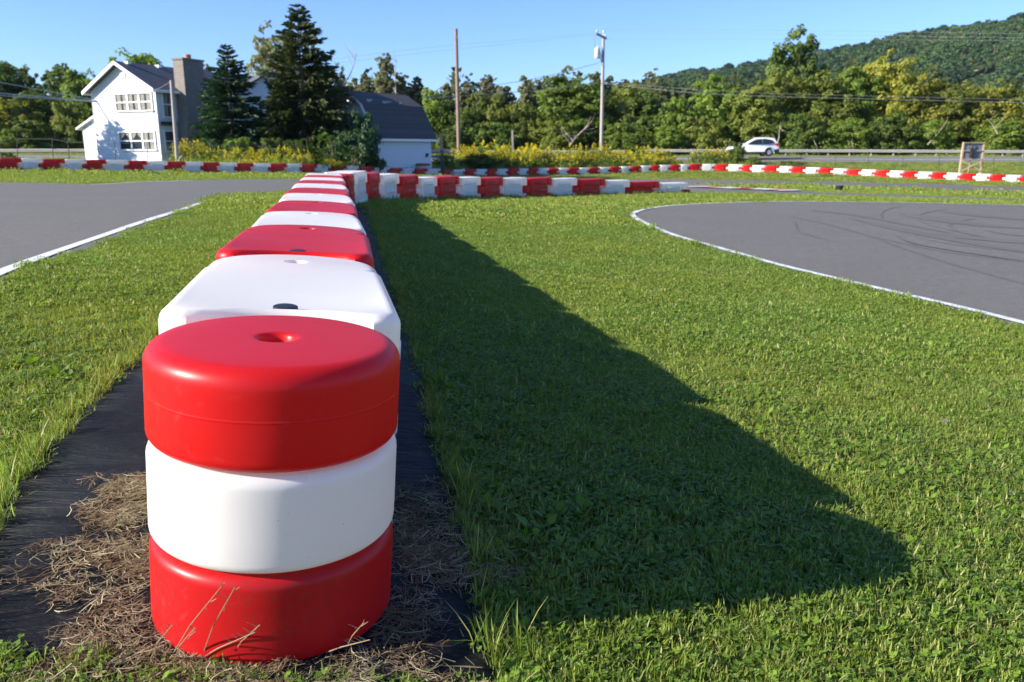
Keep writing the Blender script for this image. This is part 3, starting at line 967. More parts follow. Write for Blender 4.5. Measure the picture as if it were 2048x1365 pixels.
for s, x_ in ((1, W1), (-1, 0)):
    m = MB(); m.box(x_ - .02, x_ + .06 * (1 if s > 0 else .5), -.03, .09, 0, HE - .05); m.build('corner_board', M['trim'], house)
v = fac(245, 140); m = MB(); m.box(v.x - .3, v.x + .3, -.04, .03, HE + .75, HE + 1.2)
for k in range(5): m.box(v.x - .26, v.x + .26, -.07, -.03, HE + .80 + k * .075, HE + .83 + k * .075)
m.build('gable_vent', M['grey_paint'], house)


def window(parent, face, x0, x1, z0, z1, n, side=False, curtain='full', lower_dark=False, mid=True):
    """n sashes side by side; face 'front' lies on y=0, 'side' on x=W1"""
    if face == 'front': tr = lambda x_, d, z_: Vector((x_, -d, z_))
    elif face == 'lean': tr = lambda x_, d, z_: Vector((x_, -d, z_))
    else: tr = lambda x_, d, z_: Vector((W1 + d, x_, z_))

    def bx(mm, xa, xb, da, db, za, zb):
        p_ = [tr(x_, d, z_) for z_ in (za, zb) for d in (da, db) for x_ in (xa, xb)]
        mm.add(p_, [(0, 2, 3, 1), (4, 5, 7, 6), (0, 1, 5, 4), (2, 6, 7, 3), (0, 4, 6, 2), (1, 3, 7, 5)])
    fw = .10
    fr = MB()
    bx(fr, x0 - fw, x1 + fw, .012, .09, z1, z1 + fw * 1.2); bx(fr, x0 - fw - .04, x1 + fw + .04, .012, .13, z0 - fw, z0)
    bx(fr, x0 - fw, x0, .012, .088, z0, z1); bx(fr, x1, x1 + fw, .012, .088, z0, z1)
    wdt = (x1 - x0) / n
    for k in range(1, n): bx(fr, x0 + k * wdt - .07, x0 + k * wdt + .07, .012, .086, z0, z1)
    zm = (z0 + z1) / 2
    if mid:
        for k in range(n): bx(fr, x0 + k * wdt + (.07 if k else 0), x0 + (k + 1) * wdt - (.07 if k < n - 1 else 0), .012, .07, zm - .04, zm + .04)
    f = fr.build('window', M['trim'], parent)
    g = MB(); bx(g, x0, x1, .004, .022, z0, z1)
    g.build('pane', M['glass'], f)
    if curtain:
        c_ = MB()
        for k in range(n):
            xa, xb = x0 + k * wdt + .07, x0 + (k + 1) * wdt - .07
            segs = 14
            for half in range(2):
                vs = []; fs = []
                for j in range(segs + 1):
                    u = j / segs
                    xx0 = xa + (xb - xa) * .41 * u if half == 0 else xb - (xb - xa) * .41 * u
                    d = .030 + .008 * math.sin(u * 22)
                    top = z1 - .02
                    if curtain == 'full': bot = z0 + .04
                    else: bot = z1 - .02 - (z1 - zm - .05) * (1 - .75 * u)
                    if curtain == 'cafe' and k == n - 1: bot = z0 + .03
                    vs += [tr(xx0, d, bot), tr(xx0, d, top)]
                for j in range(segs): fs.append((2 * j, 2 * j + 2, 2 * j + 3, 2 * j + 1))
                c_.add(vs, fs)
        c_.build('curtain', M['curtain'], f, recalc=False)
    return f


a, b = fac(235, 222), fac(302, 187); window(house, 'front', a.x, b.x, a.z, b.z, 3, curtain='full')
a, b = fac(243, 299), fac(309, 265); window(house, 'front', a.x, b.x, a.z, b.z, 3, curtain='cafe')
a, b = sidew(328, 233), sidew(341, 186); window(house, 'side', a.y, b.y + .15, a.z, b.z, 1, curtain='full')
a, b = sidew(332, 302), sidew(345, 264); window(house, 'side', a.y, b.y + .15, a.z, b.z, 1, curtain=None)
m = MB(); m.box(W1 + .01, W1 + .22, .25, 1.5, a.z + 1.75, a.z + 2.0); m.build('awning', M['dark'], house)
window(house, 'side', 4.6, 5.5, 2.9, 4.4, 1); window(house, 'side', 7.6, 8.5, 2.9, 4.4, 1); window(house, 'side', 7.6, 8.5, .7, 2.1, 1)
# chimney on the side wall
m = MB(); y0, y1 = 1.85, 3.75
cz = at(375, 120, 59.6).z - gz
pts = [(y0 - .15, 0), (y1 + .35, 0), (y1 + .35, 2.6), (y1, 3.6), (y1, cz), (y0, cz), (y0, 3.4), (y0 - .15, 2.6)]
m.prism([(W1 - .02, y, z) for y, z in pts], (.95, 0, 0))
m.box(W1 - .10, W1 + 1.0, y0 - .07, y1 + .07, cz, cz + .12)
ch = m.build('chimney', M['chimney'], house, recalc=True)
m = MB(); m.lathe([(0, cz + .12), (.24, cz + .12), (.24, cz + .42), (.19, cz + .42), (.19, cz + .3), (0, cz + .3)], 12, center=(W1 + .45, (y0 + y1) / 2, 0)); m.build('flue', M['flue'], ch)
# lean-to on the left
m = MB(); LW = 1.75; hz1, hz0 = fac(197, 235).z, fac(163, 256).z
m.prism([(-LW, .25, 0), (-.01, .25, 0), (-.01, .25, hz1), (-LW, .25, hz0)], (0, 5.5, 0)); lean = m.build('lean_to', M['siding'], house)
m = MB(); m.prism([(-LW - .4, 0, hz0 - .15), (-.01, 0, hz1 + .04), (-.01, 0, hz1 + .18), (-LW - .4, 0, hz0 - .02)], (0, 6.0, 0)); m.build('lean_to_roof', M['trim'], lean)
a, b = fac(184, 270), fac(197, 262); m = MB(); m.box(a.x, b.x, .19, .24, a.z, b.z); m.build('vent_panel', M['grey_paint'], lean)
# ridge brackets
for y_ in (.5, 3.2, 5.9, 12.0):
    m = MB(); m.box(W1 / 2 - .08, W1 / 2 + .42, y_ - .14, y_ + .14, HE + RISE + .03, HE + RISE + .2); m.build('ridge_vent', M['trim'], house)

# rear wing: grey gable behind the spruces
gp = at(542, 143, 66)
wing = empty('house_wing', (gp.x, gp.y, terr(gp.x, gp.y) - .05), R(30))
tag(wing, 'grey-white gabled rear building half hidden between the two spruces', 'house')
ph = gp.z - wing.location.z; m = MB()
m.prism([(-3.2, 0, 0), (3.2, 0, 0), (3.2, 0, ph - 1.9), (0, 0, ph - .15), (-3.2, 0, ph - 1.9)], (0, 7, 0)); m.build('wall', M['siding_blue'], wing)
m = MB()
for s in (-1, 1):
    m.prism([(s * 3.6, -.4, ph - 2.1), (0, -.4, ph - .13), (0, -.4, ph + .02), (s * 3.6, -.4, ph - 1.93)], (0, 7.6, 0))
m.build('roof', M['shingle'], wing)

# ------------------------------------------------------------------ gambrel shed
SB = at_z(757, 57, 0); ta = math.atan2(.8, .6)
sz = terr(SB.x, SB.y) - .15
shed = empty('shed', (SB.x, SB.y, sz), ta)
tag(shed, 'pale blue clapboard shed with a big worn grey gambrel roof', 'shed')
# local x along the long wall, y to the left (gable width)
SL = 5.45; SWd = 5.6
ez = at(800, 277, 58).z - sz; kz = at(800, 213, 59.5).z - sz; pz = at(760, 188, 60.5).z - sz
gy_ = [(0, 0), (0, ez), (1.15, kz), (SWd / 2, pz), (SWd - 1.15, kz), (SWd, ez), (SWd, 0)]
m = MB(); m.prism([(0, y, z) for y, z in gy_], (SL, 0, 0)); m.build('wall', M['siding_blue'], shed)
for nm_, pts, mt in (('roof', [(-.28, ez - .12), (1.15, kz + .02)], 'shingle_worn'), ('roof', [(1.15, kz + .02), (SWd / 2, pz + .02)], 'shingle_worn'),
                     ('roof', [(SWd / 2, pz + .02), (SWd - 1.15, kz + .02)], 'shingle_worn'), ('roof', [(SWd - 1.15, kz + .02), (SWd + .28, ez - .12)], 'shingle_worn')):
    m = MB(); (ya, za), (yb, zb) = pts
    NSEG = 10
    nrm = Vector((0, -(zb - za), yb - ya)).normalized() * .09
    if nrm.z < 0: nrm = -nrm
    m.prism([(-.35, ya, za), (-.35, yb, zb), (-.35, yb + nrm.y, zb + nrm.z), (-.35, ya + nrm.y, za + nrm.z)], (SL + .7, 0, 0))
    m.build(nm_, M[mt], shed)
m = MB()
for (xa, xb, ya, yb) in ((.5, 1.5, 1.35, 1.75), (1.9, 3.3, 1.28, 1.62), (3.5, 4.2, 1.3, 1.5)):
    za = kz + (ya - 1.15) / (SWd / 2 - 1.15) * (pz - kz) + .125; zb = kz + (yb - 1.15) / (SWd / 2 - 1.15) * (pz - kz) + .125
    m.add([(xa, ya, za), (xb, ya + .02, za), (xb - .2, yb, zb), (xa + .25, yb, zb)], [(0, 1, 2, 3)])
m.build('bare_patch', M['bare_roof'], shed, recalc=False)
m = MB(); m.box(-.36, SL + .36, -.36, -.28, ez - .2, ez - .04); m.bar((-.37, -.3, ez - .1), (-.37, 1.15, kz + .02), .05, .16); m.bar((-.37, 1.15, kz + .02), (-.37, SWd / 2, pz + .02), .05, .16)
m.build('fascia', M['trim'], shed)
m = MB(); m.box(SL - .62, SL - .48, -.12, -.01, 1.35, 1.62); m.box(SL - .6, SL - .5, -.2, -.12, 1.5, 1.6); m.build('wall_lamp', M['dark'], shed)

# ------------------------------------------------------------------ poles and wires
def base_of(px, Y): v = at_z(px, Y, -.1); return Vector((v.x, v.y, terr(v.x, v.y)))


b0 = base_of(918.5, 71); t0 = at(912, 58, 71)
m = MB(); m.tube([b0 - Vector((0, 0, .3)), b0 * .5 + t0 * .5, t0], [.175, .158, .135], 12); pole = m.build('utility_pole', M['wood_pole'], None, smooth=True)
tag(pole, 'tall bare brown wooden pole without crossarm in the goldenrod', 'utility pole')
m = MB(); m.bar(t0 + Vector((-.22, -.12, -.65)), t0 + Vector((.2, -.12, -.65)), .05, .05); m.build('bolt', M['steel'], pole)

bt = base_of(1202, 74.5); tt = at(1207, 72, 74.5)
p2 = empty('utility_pole', bt)
tag(p2, 'grey utility pole carrying a transformer can and a tilted crossarm', 'utility pole')
L_ = lambda v: Vector(v) - bt
m = MB(); m.tube([L_(bt) - Vector((0, 0, .3)), L_(bt * .5 + tt * .5), L_(tt)], [.17, .15, .12], 12); m.build('pole', M['wood_grey'], p2, smooth=True)
ca, cb_ = at(1192, 68, 73.8), at(1212, 78, 75.2)
m = MB(); m.bar(L_(ca) + Vector((0, -.16, 0)), L_(cb_) + Vector((0, -.16, 0)), .14, .17); m.build('crossarm', M['wood_grey'], p2)
for f_ in (.06, .9):
    q = L_(ca.lerp(cb_, f_)) + Vector((0, -.16, .08)); m = MB()
    m.lathe([(0, 0), (.03, 0), (.03, .08), (.09, .1), (.09, .16), (.05, .18), (.07, .24), (.0, .28)], 10, center=q); m.build('insulator', M['grey_paint'], p2, smooth=True)
m = MB(); m.lathe([(0, -.05), (.03, -.05), (.03, .25), (.08, .28), (.05, .45), (0, .48)], 10, center=L_(tt)); m.build('insulator', M['grey_paint'], p2, smooth=True)
tc = L_(at(1194.5, 107, 74.3)); m = MB(); hc = .42
m.lathe([(0, -hc), (.22, -hc), (.24, -hc + .05), (.24, hc - .08), (.22, hc), (.12, hc + .05), (.05, hc + .07), (.05, hc + .2), (.02, hc + .26), (0, hc + .26)], 18, center=tc)
tr_ = m.build('transformer', M['grey_paint'], p2, smooth=True)
m = MB(); m.bar(tc + Vector((.2, 0, .2)), L_(bt.lerp(tt, .80)), .06, .06); m.bar(tc + Vector((.2, 0, -.2)), L_(bt.lerp(tt, .76)), .06, .06); m.build('bracket', M['steel'], tr_)
m = MB(); m.tube([L_(ca) + Vector((0, -.2, .1)), L_(ca) + Vector((-.15, -.25, -.5)), L_(ca) + Vector((-.05, -.2, -1.1)), tc + Vector((0, 0, hc + .3))], .02, 5); m.build('jumper_wire', M['wire'], p2)

b3 = base_of(356, 45.5); t3 = at(342.5, 161, 45.5)
p3 = m = MB(); m.tube([b3 - Vector((0, 0, .3)), t3], [.105, .085], 10); p3 = m.build('utility_pole', M['wood_grey'], None, smooth=True)
tag(p3, 'short grey wooden pole leaning in front of the white house', 'utility pole')
m = MB(); m.bar(b3 + Vector((-.25, 0, .2)), b3 + Vector((.35, -.1, .9)), .08, .05); m.build('brace', M['wood_grey'], p3)


def wire(pts, label, r_=.022, group='overhead power lines', sag=0.0, mat='wire'):
    P_ = [Vector(p_) for p_ in pts]
    out = []
    for i in range(len(P_) - 1):
        for k in range(10):
            s = k / 10; q = P_[i].lerp(P_[i + 1], s); q.z -= sag * 4 * s * (1 - s); out.append(q)
    out.append(P_[-1])
    mm = MB(); mm.tube(out, r_, 5); o = mm.build('power_line', M[mat])
    tag(o, label, 'power line', group); return o


HL = at(193, 201, 60.5)
wire([at(-260, 118, 52), at(0, 165, 57), HL], 'single thin wire sloping down to the white house from the left', .026, mat='wire_pale')
wire([at(-260, 170, 52), at(0, 187, 57), HL + Vector((0, 0, -.06))], 'upper of two close cables running level to the left side of the white house', .036, mat='wire_pale')
wire([at(-260, 180, 52), at(0, 191.5, 57), HL + Vector((0, 0, -.12))], 'lower of two close cables running level to the left side of the white house', .03, mat='wire_pale')
wire([at(197, 189, 59.8), at(262, 186, 56), at(342, 163, 45.5)], 'faint wire from the top of the short leaning pole to the white house', .012, sag=.25)
wire([at(1199, 126, 74.5), at(1136, 143, 68.5), at(1060, 160, 67), at(1008, 168, 66), at(915, 181, 65), at(845, 197, 59)], 'thick cable from below the transformer past the bare pole to the shed', .022)
wire([at(1200, 164, 74.5), at(1098, 180, 68), at(880, 195, 64), at(850, 198, 62)], 'lower cable from the grey pole towards the shed', .022)
wire([at(1205, 165, 74.5), at(1400, 180, 67), at(1560, 188, 65), at(2048, 200, 60), at(2400, 205, 57)], 'upper of the two cables strung before the right hand trees', .009)
wire([at(1205, 168, 74.5), at(1400, 188, 66), at(1560, 194, 64), at(2048, 206, 59), at(2400, 212, 56)], 'lower of the two cables strung before the right hand trees', .012)
for k, (ya, yb, yc, lb) in enumerate(((58, 62, 68, 'highest'), (62, 70, 76, 'middle'), (78, 79, 82, 'lowest'))):
    wire([at(1200 + 6 * k, ya, 74.5), at(1640, yb, 66), at(2048, yc, 60), at(2400, yc + 6, 56)], f'{lb} of three thin wires crossing the wooded hill', .009)
    if k < 2: wire([at(1198 + 4 * k, 66 + 3 * k, 74.5), at(880, 93 + 9 * k, 74.5), at(400, 150 + 9 * k, 72)], f"{('upper', 'lower')[k]} of two faint thin wires in the sky left of the crossarm", .008)
wire([at(1236, 200, 75), at(1290, 292, 76), at(1296, 301, 76.2)], 'slanting guy wire of the grey pole against the dark trees', .02, None)

# ------------------------------------------------------------------ guardrails along the highway
def guardrail(pts, label, every=1.9):
    """pts: (px, y of rail top, Y)"""
    P_ = [at(*p_) for p_ in pts]; P_ = smooth_path(P_, 14)
    root = empty('guardrail', (P_[0].x, P_[0].y, terr(P_[0].x, P_[0].y))); o0 = root.location.copy()
    tag(root, label, 'guardrail', 'guardrails along the highway')
    m = MB(); prof = [(0, 0), (-.05, -.05), (-.05, -.11), (0, -.155), (-.05, -.2), (-.05, -.26), (0, -.31), (.03, -.31), (.03, 0)]
    n = len(prof); vs = []; fs = []
    for i, p_ in enumerate(P_):
        d = P_[min(i + 1, len(P_) - 1)] - P_[max(i - 1, 0)]; nn = Vector((-d.y, d.x, 0)).normalized()
        vs += [p_ - o0 + nn * a_ + Vector((0, 0, b_)) for a_, b_ in prof]
    for i in range(len(P_) - 1):
        for k in range(n): fs.append((i * n + k, i * n + (k + 1) % n, (i + 1) * n + (k + 1) % n, (i + 1) * n + k))
    m.add(vs, fs); m.build('rail', M['rail'], root)
    acc = 0; nxt = .5
    for i in range(len(P_) - 1):
        acc += (P_[i + 1] - P_[i]).length
        if acc >= nxt:
            nxt = acc + every
            q = P_[i]; d = P_[i + 1] - P_[i]; nn = Vector((-d.y, d.x, 0)).normalized(); q = q + nn * .11
            m = MB(); m.bar(q - o0 + Vector((0, 0, .02)), Vector((q.x, q.y, terr(q.x, q.y) - .2)) - o0, .15, .10); m.build('post', M['rail'], root)


guardrail([(1290, 299, 87), (1500, 299.5, 87), (1700, 299.5, 87), (1900, 300.5, 86.5), (2048, 301, 86), (2200, 301, 86)], 'pale steel guardrail behind the white car on the right')
guardrail([(-160, 297.5, 82), (0, 298.5, 82.5), (100, 298.5, 83), (215, 298.5, 83.5)], 'pale steel guardrail at the far left before the wood')
guardrail([(860, 299, 84.5), (960, 301, 85), (1100, 301.5, 86), (1250, 301, 87)], 'pale steel guardrail half hidden behind the goldenrod')

# ------------------------------------------------------------------ wire fences on thin posts behind the far barrier
def fence(posts, label, mat='post_dark', r_=.018):
    B_ = []
    for (px, pt, pb, Y) in posts:
        b = at(px, pb, Y); b.z = terr(b.x, b.y); B_.append((b, at_z(px, Y, at(px, pt, Y).z)))
    root = empty('wire_fence', B_[0][0]); o0 = B_[0][0].copy(); tag(root, label, 'fence', 'thin wire fences behind the far barrier')
    for b, t_ in B_:
        m = MB(); m.tube([b - o0 - Vector((0, 0, .2)), t_ - o0], r_, 6); m.build('post', M[mat], root)
    m = MB()
    for f_ in (.35, .65, .95):
        pts = [b.lerp(t_, f_) - o0 for b, t_ in B_]
        m.tube(pts, .006, 4)
    m.build('fence_wire', M['wire'], root)


fence([(33, 275, 315, 40.5), (104, 275, 318, 40.3), (136, 282, 320, 40.2), (229, 283, 322, 40.2), (294, 285, 324, 40.5), (383, 286, 327, 42), (458, 286, 328, 44.5), (528, 290, 329, 47), (592, 286, 328, 49.5), (722, 308, 333, 55), (776, 308, 335, 58), (819, 310, 336, 60)],
      'thin dark wire fence in front of the white house and spruces')
fence([(1532, 312, 333, 71.5), (1602, 311, 335, 70.5), (1671, 312, 338, 69.5), (1737, 312, 339, 68.5), (1806, 314, 341, 67.5), (1879, 312, 344, 66), (1988, 316, 347, 64.5), (2075, 318, 351, 63.5)], 'thin dark wire fence on the grass verge below the white car')

for (px, pt, pb, Y, wd, mat, lab) in ((884.5, 266, 328, 57, .20, 'dark', 'dark square wooden post right of the shed'), (1026.5, 261, 300, 73, .16, 'wood_grey', 'short grey post rising from the goldenrod left of the transformer pole')):
    b = base_of(px, Y); m = MB(); tp = at(px - 2, pt, Y); m.bar(b - Vector((0, 0, .2)), tp, wd, wd); o = m.build('fence_post', M[mat], bevel=.01); tag(o, lab, 'post')
    if mat == 'dark':
        m = MB(); [m.bar(Vector((b.x, b.y, b.z + z_)), Vector((b.x + 1.3, b.y + .6, b.z + z_)), .05, .05) for z_ in (.35, .6, .85)]; m.build('gate_bar', M['dark'], o)

# ------------------------------------------------------------------ white car on the highway
CY = 79.0; sc_ = 1.05
cw = at(1531, 312.8, CY)
car = empty('car', (cw.x, cw.y, cw.z), R(183)); car.scale = (sc_,) * 3
# local +x = forward (after the half turn the car faces left in the picture); rear axle at the origin
tag(car, 'white hatchback car passing on the highway before the trees', 'car')
prof = [(-.86, .42), (-.93, .62), (-.92, .80), (-.86, .98), (-.80, 1.06), (-.62, 1.40), (-.50, 1.56), (-.2, 1.63), (.4, 1.665), (.95, 1.66), (1.35, 1.60), (1.75, 1.42), (2.30, 1.10), (2.45, 1.05), (2.95, .98), (3.30, .86), (3.45, .70), (3.47, .50), (3.40, .38)]


def car_section(x_, z_):
    hw = .92 if z_ < 1.0 else .92 - (z_ - 1.0) * .40
    if x_ > 2.9: hw -= (x_ - 2.9) ** 2 * .55
    if x_ < -.6: hw -= (x_ + .6) ** 2 * .6
    return hw


m = MB(); vs = []; fs = []
# side outline with wheel arches, lofted across the width with rounded shoulders
under = []
for cx_ in (2.66, 0.0):
    under += [(cx_ + .40 * math.cos(a_), .34 + .40 * math.sin(a_)) for a_ in [math.pi * k / 10 for k in range(0, 11)]]
loop = prof + [(3.1, .24)] + [(2.66 + .40, .24)] + under[:11] + [(2.66 - .40, .22), (.40, .22)] + under[11:] + [(-.40, .24), (-.7, .30)]
n = len(loop)
cxm, czm = 1.2, .9
levels = [(-1.0, .94), (-.985, .97), (-.9, 1.0), (.9, 1.0), (.985, .97), (1.0, .94)]
for ly, s in levels:
    for x_, z_ in loop:
        xx = cxm + (x_ - cxm) * s if z_ > .45 else x_; zz = czm + (z_ - czm) * s if z_ > .45 else z_
        vs.append((xx, ly * car_section(x_, z_), zz))
for i in range(len(levels) - 1):
    for k in range(n): fs.append((i * n + k, i * n + (k + 1) % n, (i + 1) * n + (k + 1) % n, (i + 1) * n + k))
fs += [tuple(range(n)), tuple(range((len(levels) - 1) * n, len(levels) * n))]
m.add(vs, fs); body = m.build('body', M['car_white'], car, smooth=True, angle=32)
for s in (-1, 1):
    def sp(x_, z_, o_=.012): return (x_, s * (car_section(x_, z_) + o_), z_)
    for pts in ([(-.42, 1.17), (-.25, 1.43), (.30, 1.53), (.62, 1.53), (.62, 1.06), (.1, 1.08)], [(.70, 1.06), (.70, 1.53), (1.15, 1.50), (1.55, 1.35), (2.0, 1.10), (1.95, 1.04)]):
        m = MB(); m.add([sp(x_, z_) for x_, z_ in pts] + [sp(x_, z_, -.03) for x_, z_ in pts], [tuple(range(len(pts)))] + [tuple(range(2 * len(pts) - 1, len(pts) - 1, -1))] + [(i, (i + 1) % len(pts), len(pts) + (i + 1) % len(pts), len(pts) + i) for i in range(len(pts))])
        m.build('side_window', M['car_glass'], car)
    m = MB(); pts = [(-.84, .92), (-.80, 1.04), (-.66, 1.16), (-.42, 1.07), (-.5, .96)]
    m.add([sp(x_, z_, .015) for x_, z_ in pts] + [sp(x_, z_, -.06) for x_, z_ in pts], [tuple(range(5)), tuple(range(9, 4, -1))] + [(i, (i + 1) % 5, 5 + (i + 1) % 5, 5 + i) for i in range(5)])
    m.build('tail_light', M['tail'], car)
    m = MB()
    m.prism([sp(.42, .22), sp(2.24, .22), sp(2.24, .40), sp(.42, .40)], (0, s * .02, 0)); m.prism([sp(-.46, .26), sp(-.46, .60), sp(-.88, .66), sp(-.90, .42), sp(-.8, .3)], (0, s * .025, 0))
    m.build('cladding', M['clad'], car)
    for cx_ in (0.0, 2.66):
        for rr, w_ in ((.42, .01),):
            m = MB(); pts = [(cx_ + (.46) * math.cos(a_), .34 + .46 * math.sin(a_)) for a_ in [math.pi * k / 12 for k in range(13)]] + [(cx_ + .40 * math.cos(a_), .34 + .40 * math.sin(a_)) for a_ in [math.pi * k / 12 for k in range(12, -1, -1)]]
            m.prism([(x_, s * (.925), z_) for x_, z_ in pts], (0, s * .012, 0)); m.build('wheel_arch', M['clad'], car)
        wm = Matrix.Translation((cx_, s * .80, .345)) @ Matrix.Rotation(math.pi / 2, 4, 'X')
        m = MB(); m.lathe([(.20, -.11), (.30, -.115), (.345, -.09), (.35, 0), (.345, .09), (.30, .115), (.20, .11)], 24, mat=wm); ty = m.build('wheel', M['tyre'], car, smooth=True)
        m = MB(); m.lathe([(0, -.09), (.22, -.09), (.235, -.1), (.235, .1), (.22, .09), (0, .09)], 20, mat=wm)
        for k in range(5):
            a_ = k * 2 * math.pi / 5; m.bar(wm @ Vector((0, 0, -s * .1)), wm @ Vector((.21 * math.cos(a_), .21 * math.sin(a_), -s * .1)), .06, .05)
        m.build('rim', M['rim'], ty)
m = MB(); m.prism([(-.825, -.62, 1.07), (-.825, .62, 1.07), (-.605, .56, 1.42), (-.605, -.56, 1.42)], (-.02, 0, .012)); m.build('rear_window', M['car_glass'], car)
m = MB(); m.prism([(2.28, -.72, 1.13), (2.28, .72, 1.13), (1.42, .60, 1.575), (1.42, -.60, 1.575)], (.012, 0, .02)); m.build('windscreen', M['car_glass'], car)
m = MB(); m.box(-.97, -.80, -.7, .7, .36, .60); m.build('bumper', M['clad'], car, bevel=.03)

# ------------------------------------------------------------------ wooden stand with a grey panel
SY = 65.0
q = at(1940, 344, SY); q.z = terr(q.x, q.y)
st = empty('wooden_stand', q, 0); tag(st, 'raw timber stand with a grey panel and crossed braces', 'stand')
Ls = lambda px, py: (px - 1940) / FPX * SY
Hs = lambda py: at(1940, py, SY).z - q.z
hw = .80
for s in (-1, 1):
    m = MB(); m.bar((s * hw * 1.05, 0, -.2), (s * hw, 0, Hs(285)), .15, .12); m.build('post', M['lumber'], st)
m = MB(); m.bar((-hw - .05, -.06, Hs(286)), (hw + .05, -.06, Hs(286)), .05, .13, up=Vector((0, 1, 0))); m.build('top_beam', M['lumber'], st)
m = MB(); m.bar((-hw, -.06, Hs(302)), (hw, -.06, Hs(302)), .05, .10, up=Vector((0, 1, 0))); m.bar((-hw, -.06, Hs(319)), (hw, -.06, Hs(319)), .05, .10, up=Vector((0, 1, 0))); m.build('cross_beam', M['lumber'], st)
m = MB(); m.box(-hw + .06, hw - .06, .0, .04, Hs(318), Hs(288)); m.build('panel', M['panel_grey'], st)
m = MB(); m.bar((-hw, -.09, Hs(322)), (hw * .95, -.09, Hs(342)), .05, .10); m.bar((hw, -.14, Hs(322)), (-hw * .95, -.14, Hs(342)), .05, .10); m.bar((-.12, .06, -.1), (-.1, .06, Hs(320)), .08, .05); m.build('brace', M['lumber'], st)
m = MB(); m.box(-.28, .02, -.2, -.08, Hs(316), Hs(297)); m.box(-.22, -.06, -.24, -.2, Hs(313), Hs(306)); m.bar((-.13, -.14, Hs(297)), (-.08, -.14, Hs(288)), .08, .08); m.build('device', M['dark'], st, bevel=.015)

# black bucket on the island
bk = on_ground(1678, 383.2); m = MB(); m.lathe([(0, .01), (.12, .01), (.15, .2), (.155, .2), (.16, .21), (.155, .22), (.145, .21), (.12, .03), (0, .03)], 20)
o = m.build('bucket', M['plug'], smooth=True); o.location = bk; tag(o, 'small black bucket standing on the grass island between the lanes', 'bucket')
hd = MB(); hd.tube([(.155 * math.cos(a_), -.02, .2 + .0 + .05 * math.sin(a_)) for a_ in [math.pi * k / 8 for k in range(9)]], .006, 5); hd.build('handle', M['steel'], o)

# round concrete ring with a rusty rim by the shed
v = at(843, 330, 60.5); v.z = terr(v.x, v.y) + .35; m = MB(); m.lathe([(0, -.6), (.62, -.6), (.62, .30), (.52, .32), (.5, .25), (0, .25)], 24)
o = m.build('well_ring', M['concrete'], smooth=True); o.location = v + Vector((0, 0, .05)); tag(o, 'round concrete ring with a rusty lid beside the shed', 'well')
m = MB(); m.lathe([(0, .33), (.62, .33), (.68, .35), (.68, .43), (.6, .47), (0, .49)], 24); m.build('lid', M['rust'], o, smooth=True)
# ------------------------------------------------------------------ foliage builders
def cards(C, T, B, s, asp):
    """rhombic leaves: centres C, tangents T, bitangents B (unit), half-length s, aspect"""
    s = np.asarray(s)[:, None]
    V = np.stack([C - T * s, C + B * s * asp - T * s * .1, C + T * s, C - B * s * asp - T * s * .1], 1)
    return V


def rnd_dirs(n, rng):
    v = rng.normal(size=(n, 3)); return v / np.linalg.norm(v, axis=1)[:, None]


def frame(N, rng):
    a = rnd_dirs(len(N), rng)
    T = np.cross(N, a); T /= np.linalg.norm(T, axis=1)[:, None] + 1e-9
    return T, np.cross(N, T)


def leafcol(n, rng, mixlo=0., mixhi=.6, vlo=.75, vhi=1.2, clump=None):
    c = np.empty((n, 3)); c[:, 0] = rng.uniform(mixlo, mixhi, n); c[:, 1] = rng.uniform(vlo, vhi, n); c[:, 2] = rng.uniform(0, 1, n)
    if clump is not None:
        c[:, 0] = np.clip(c[:, 0] + clump[:, 0], 0, 1); c[:, 1] *= clump[:, 1]
    return c


def quads_of(V):
    n = len(V); return V.reshape(-1, 3), np.arange(n * 4).reshape(n, 4)


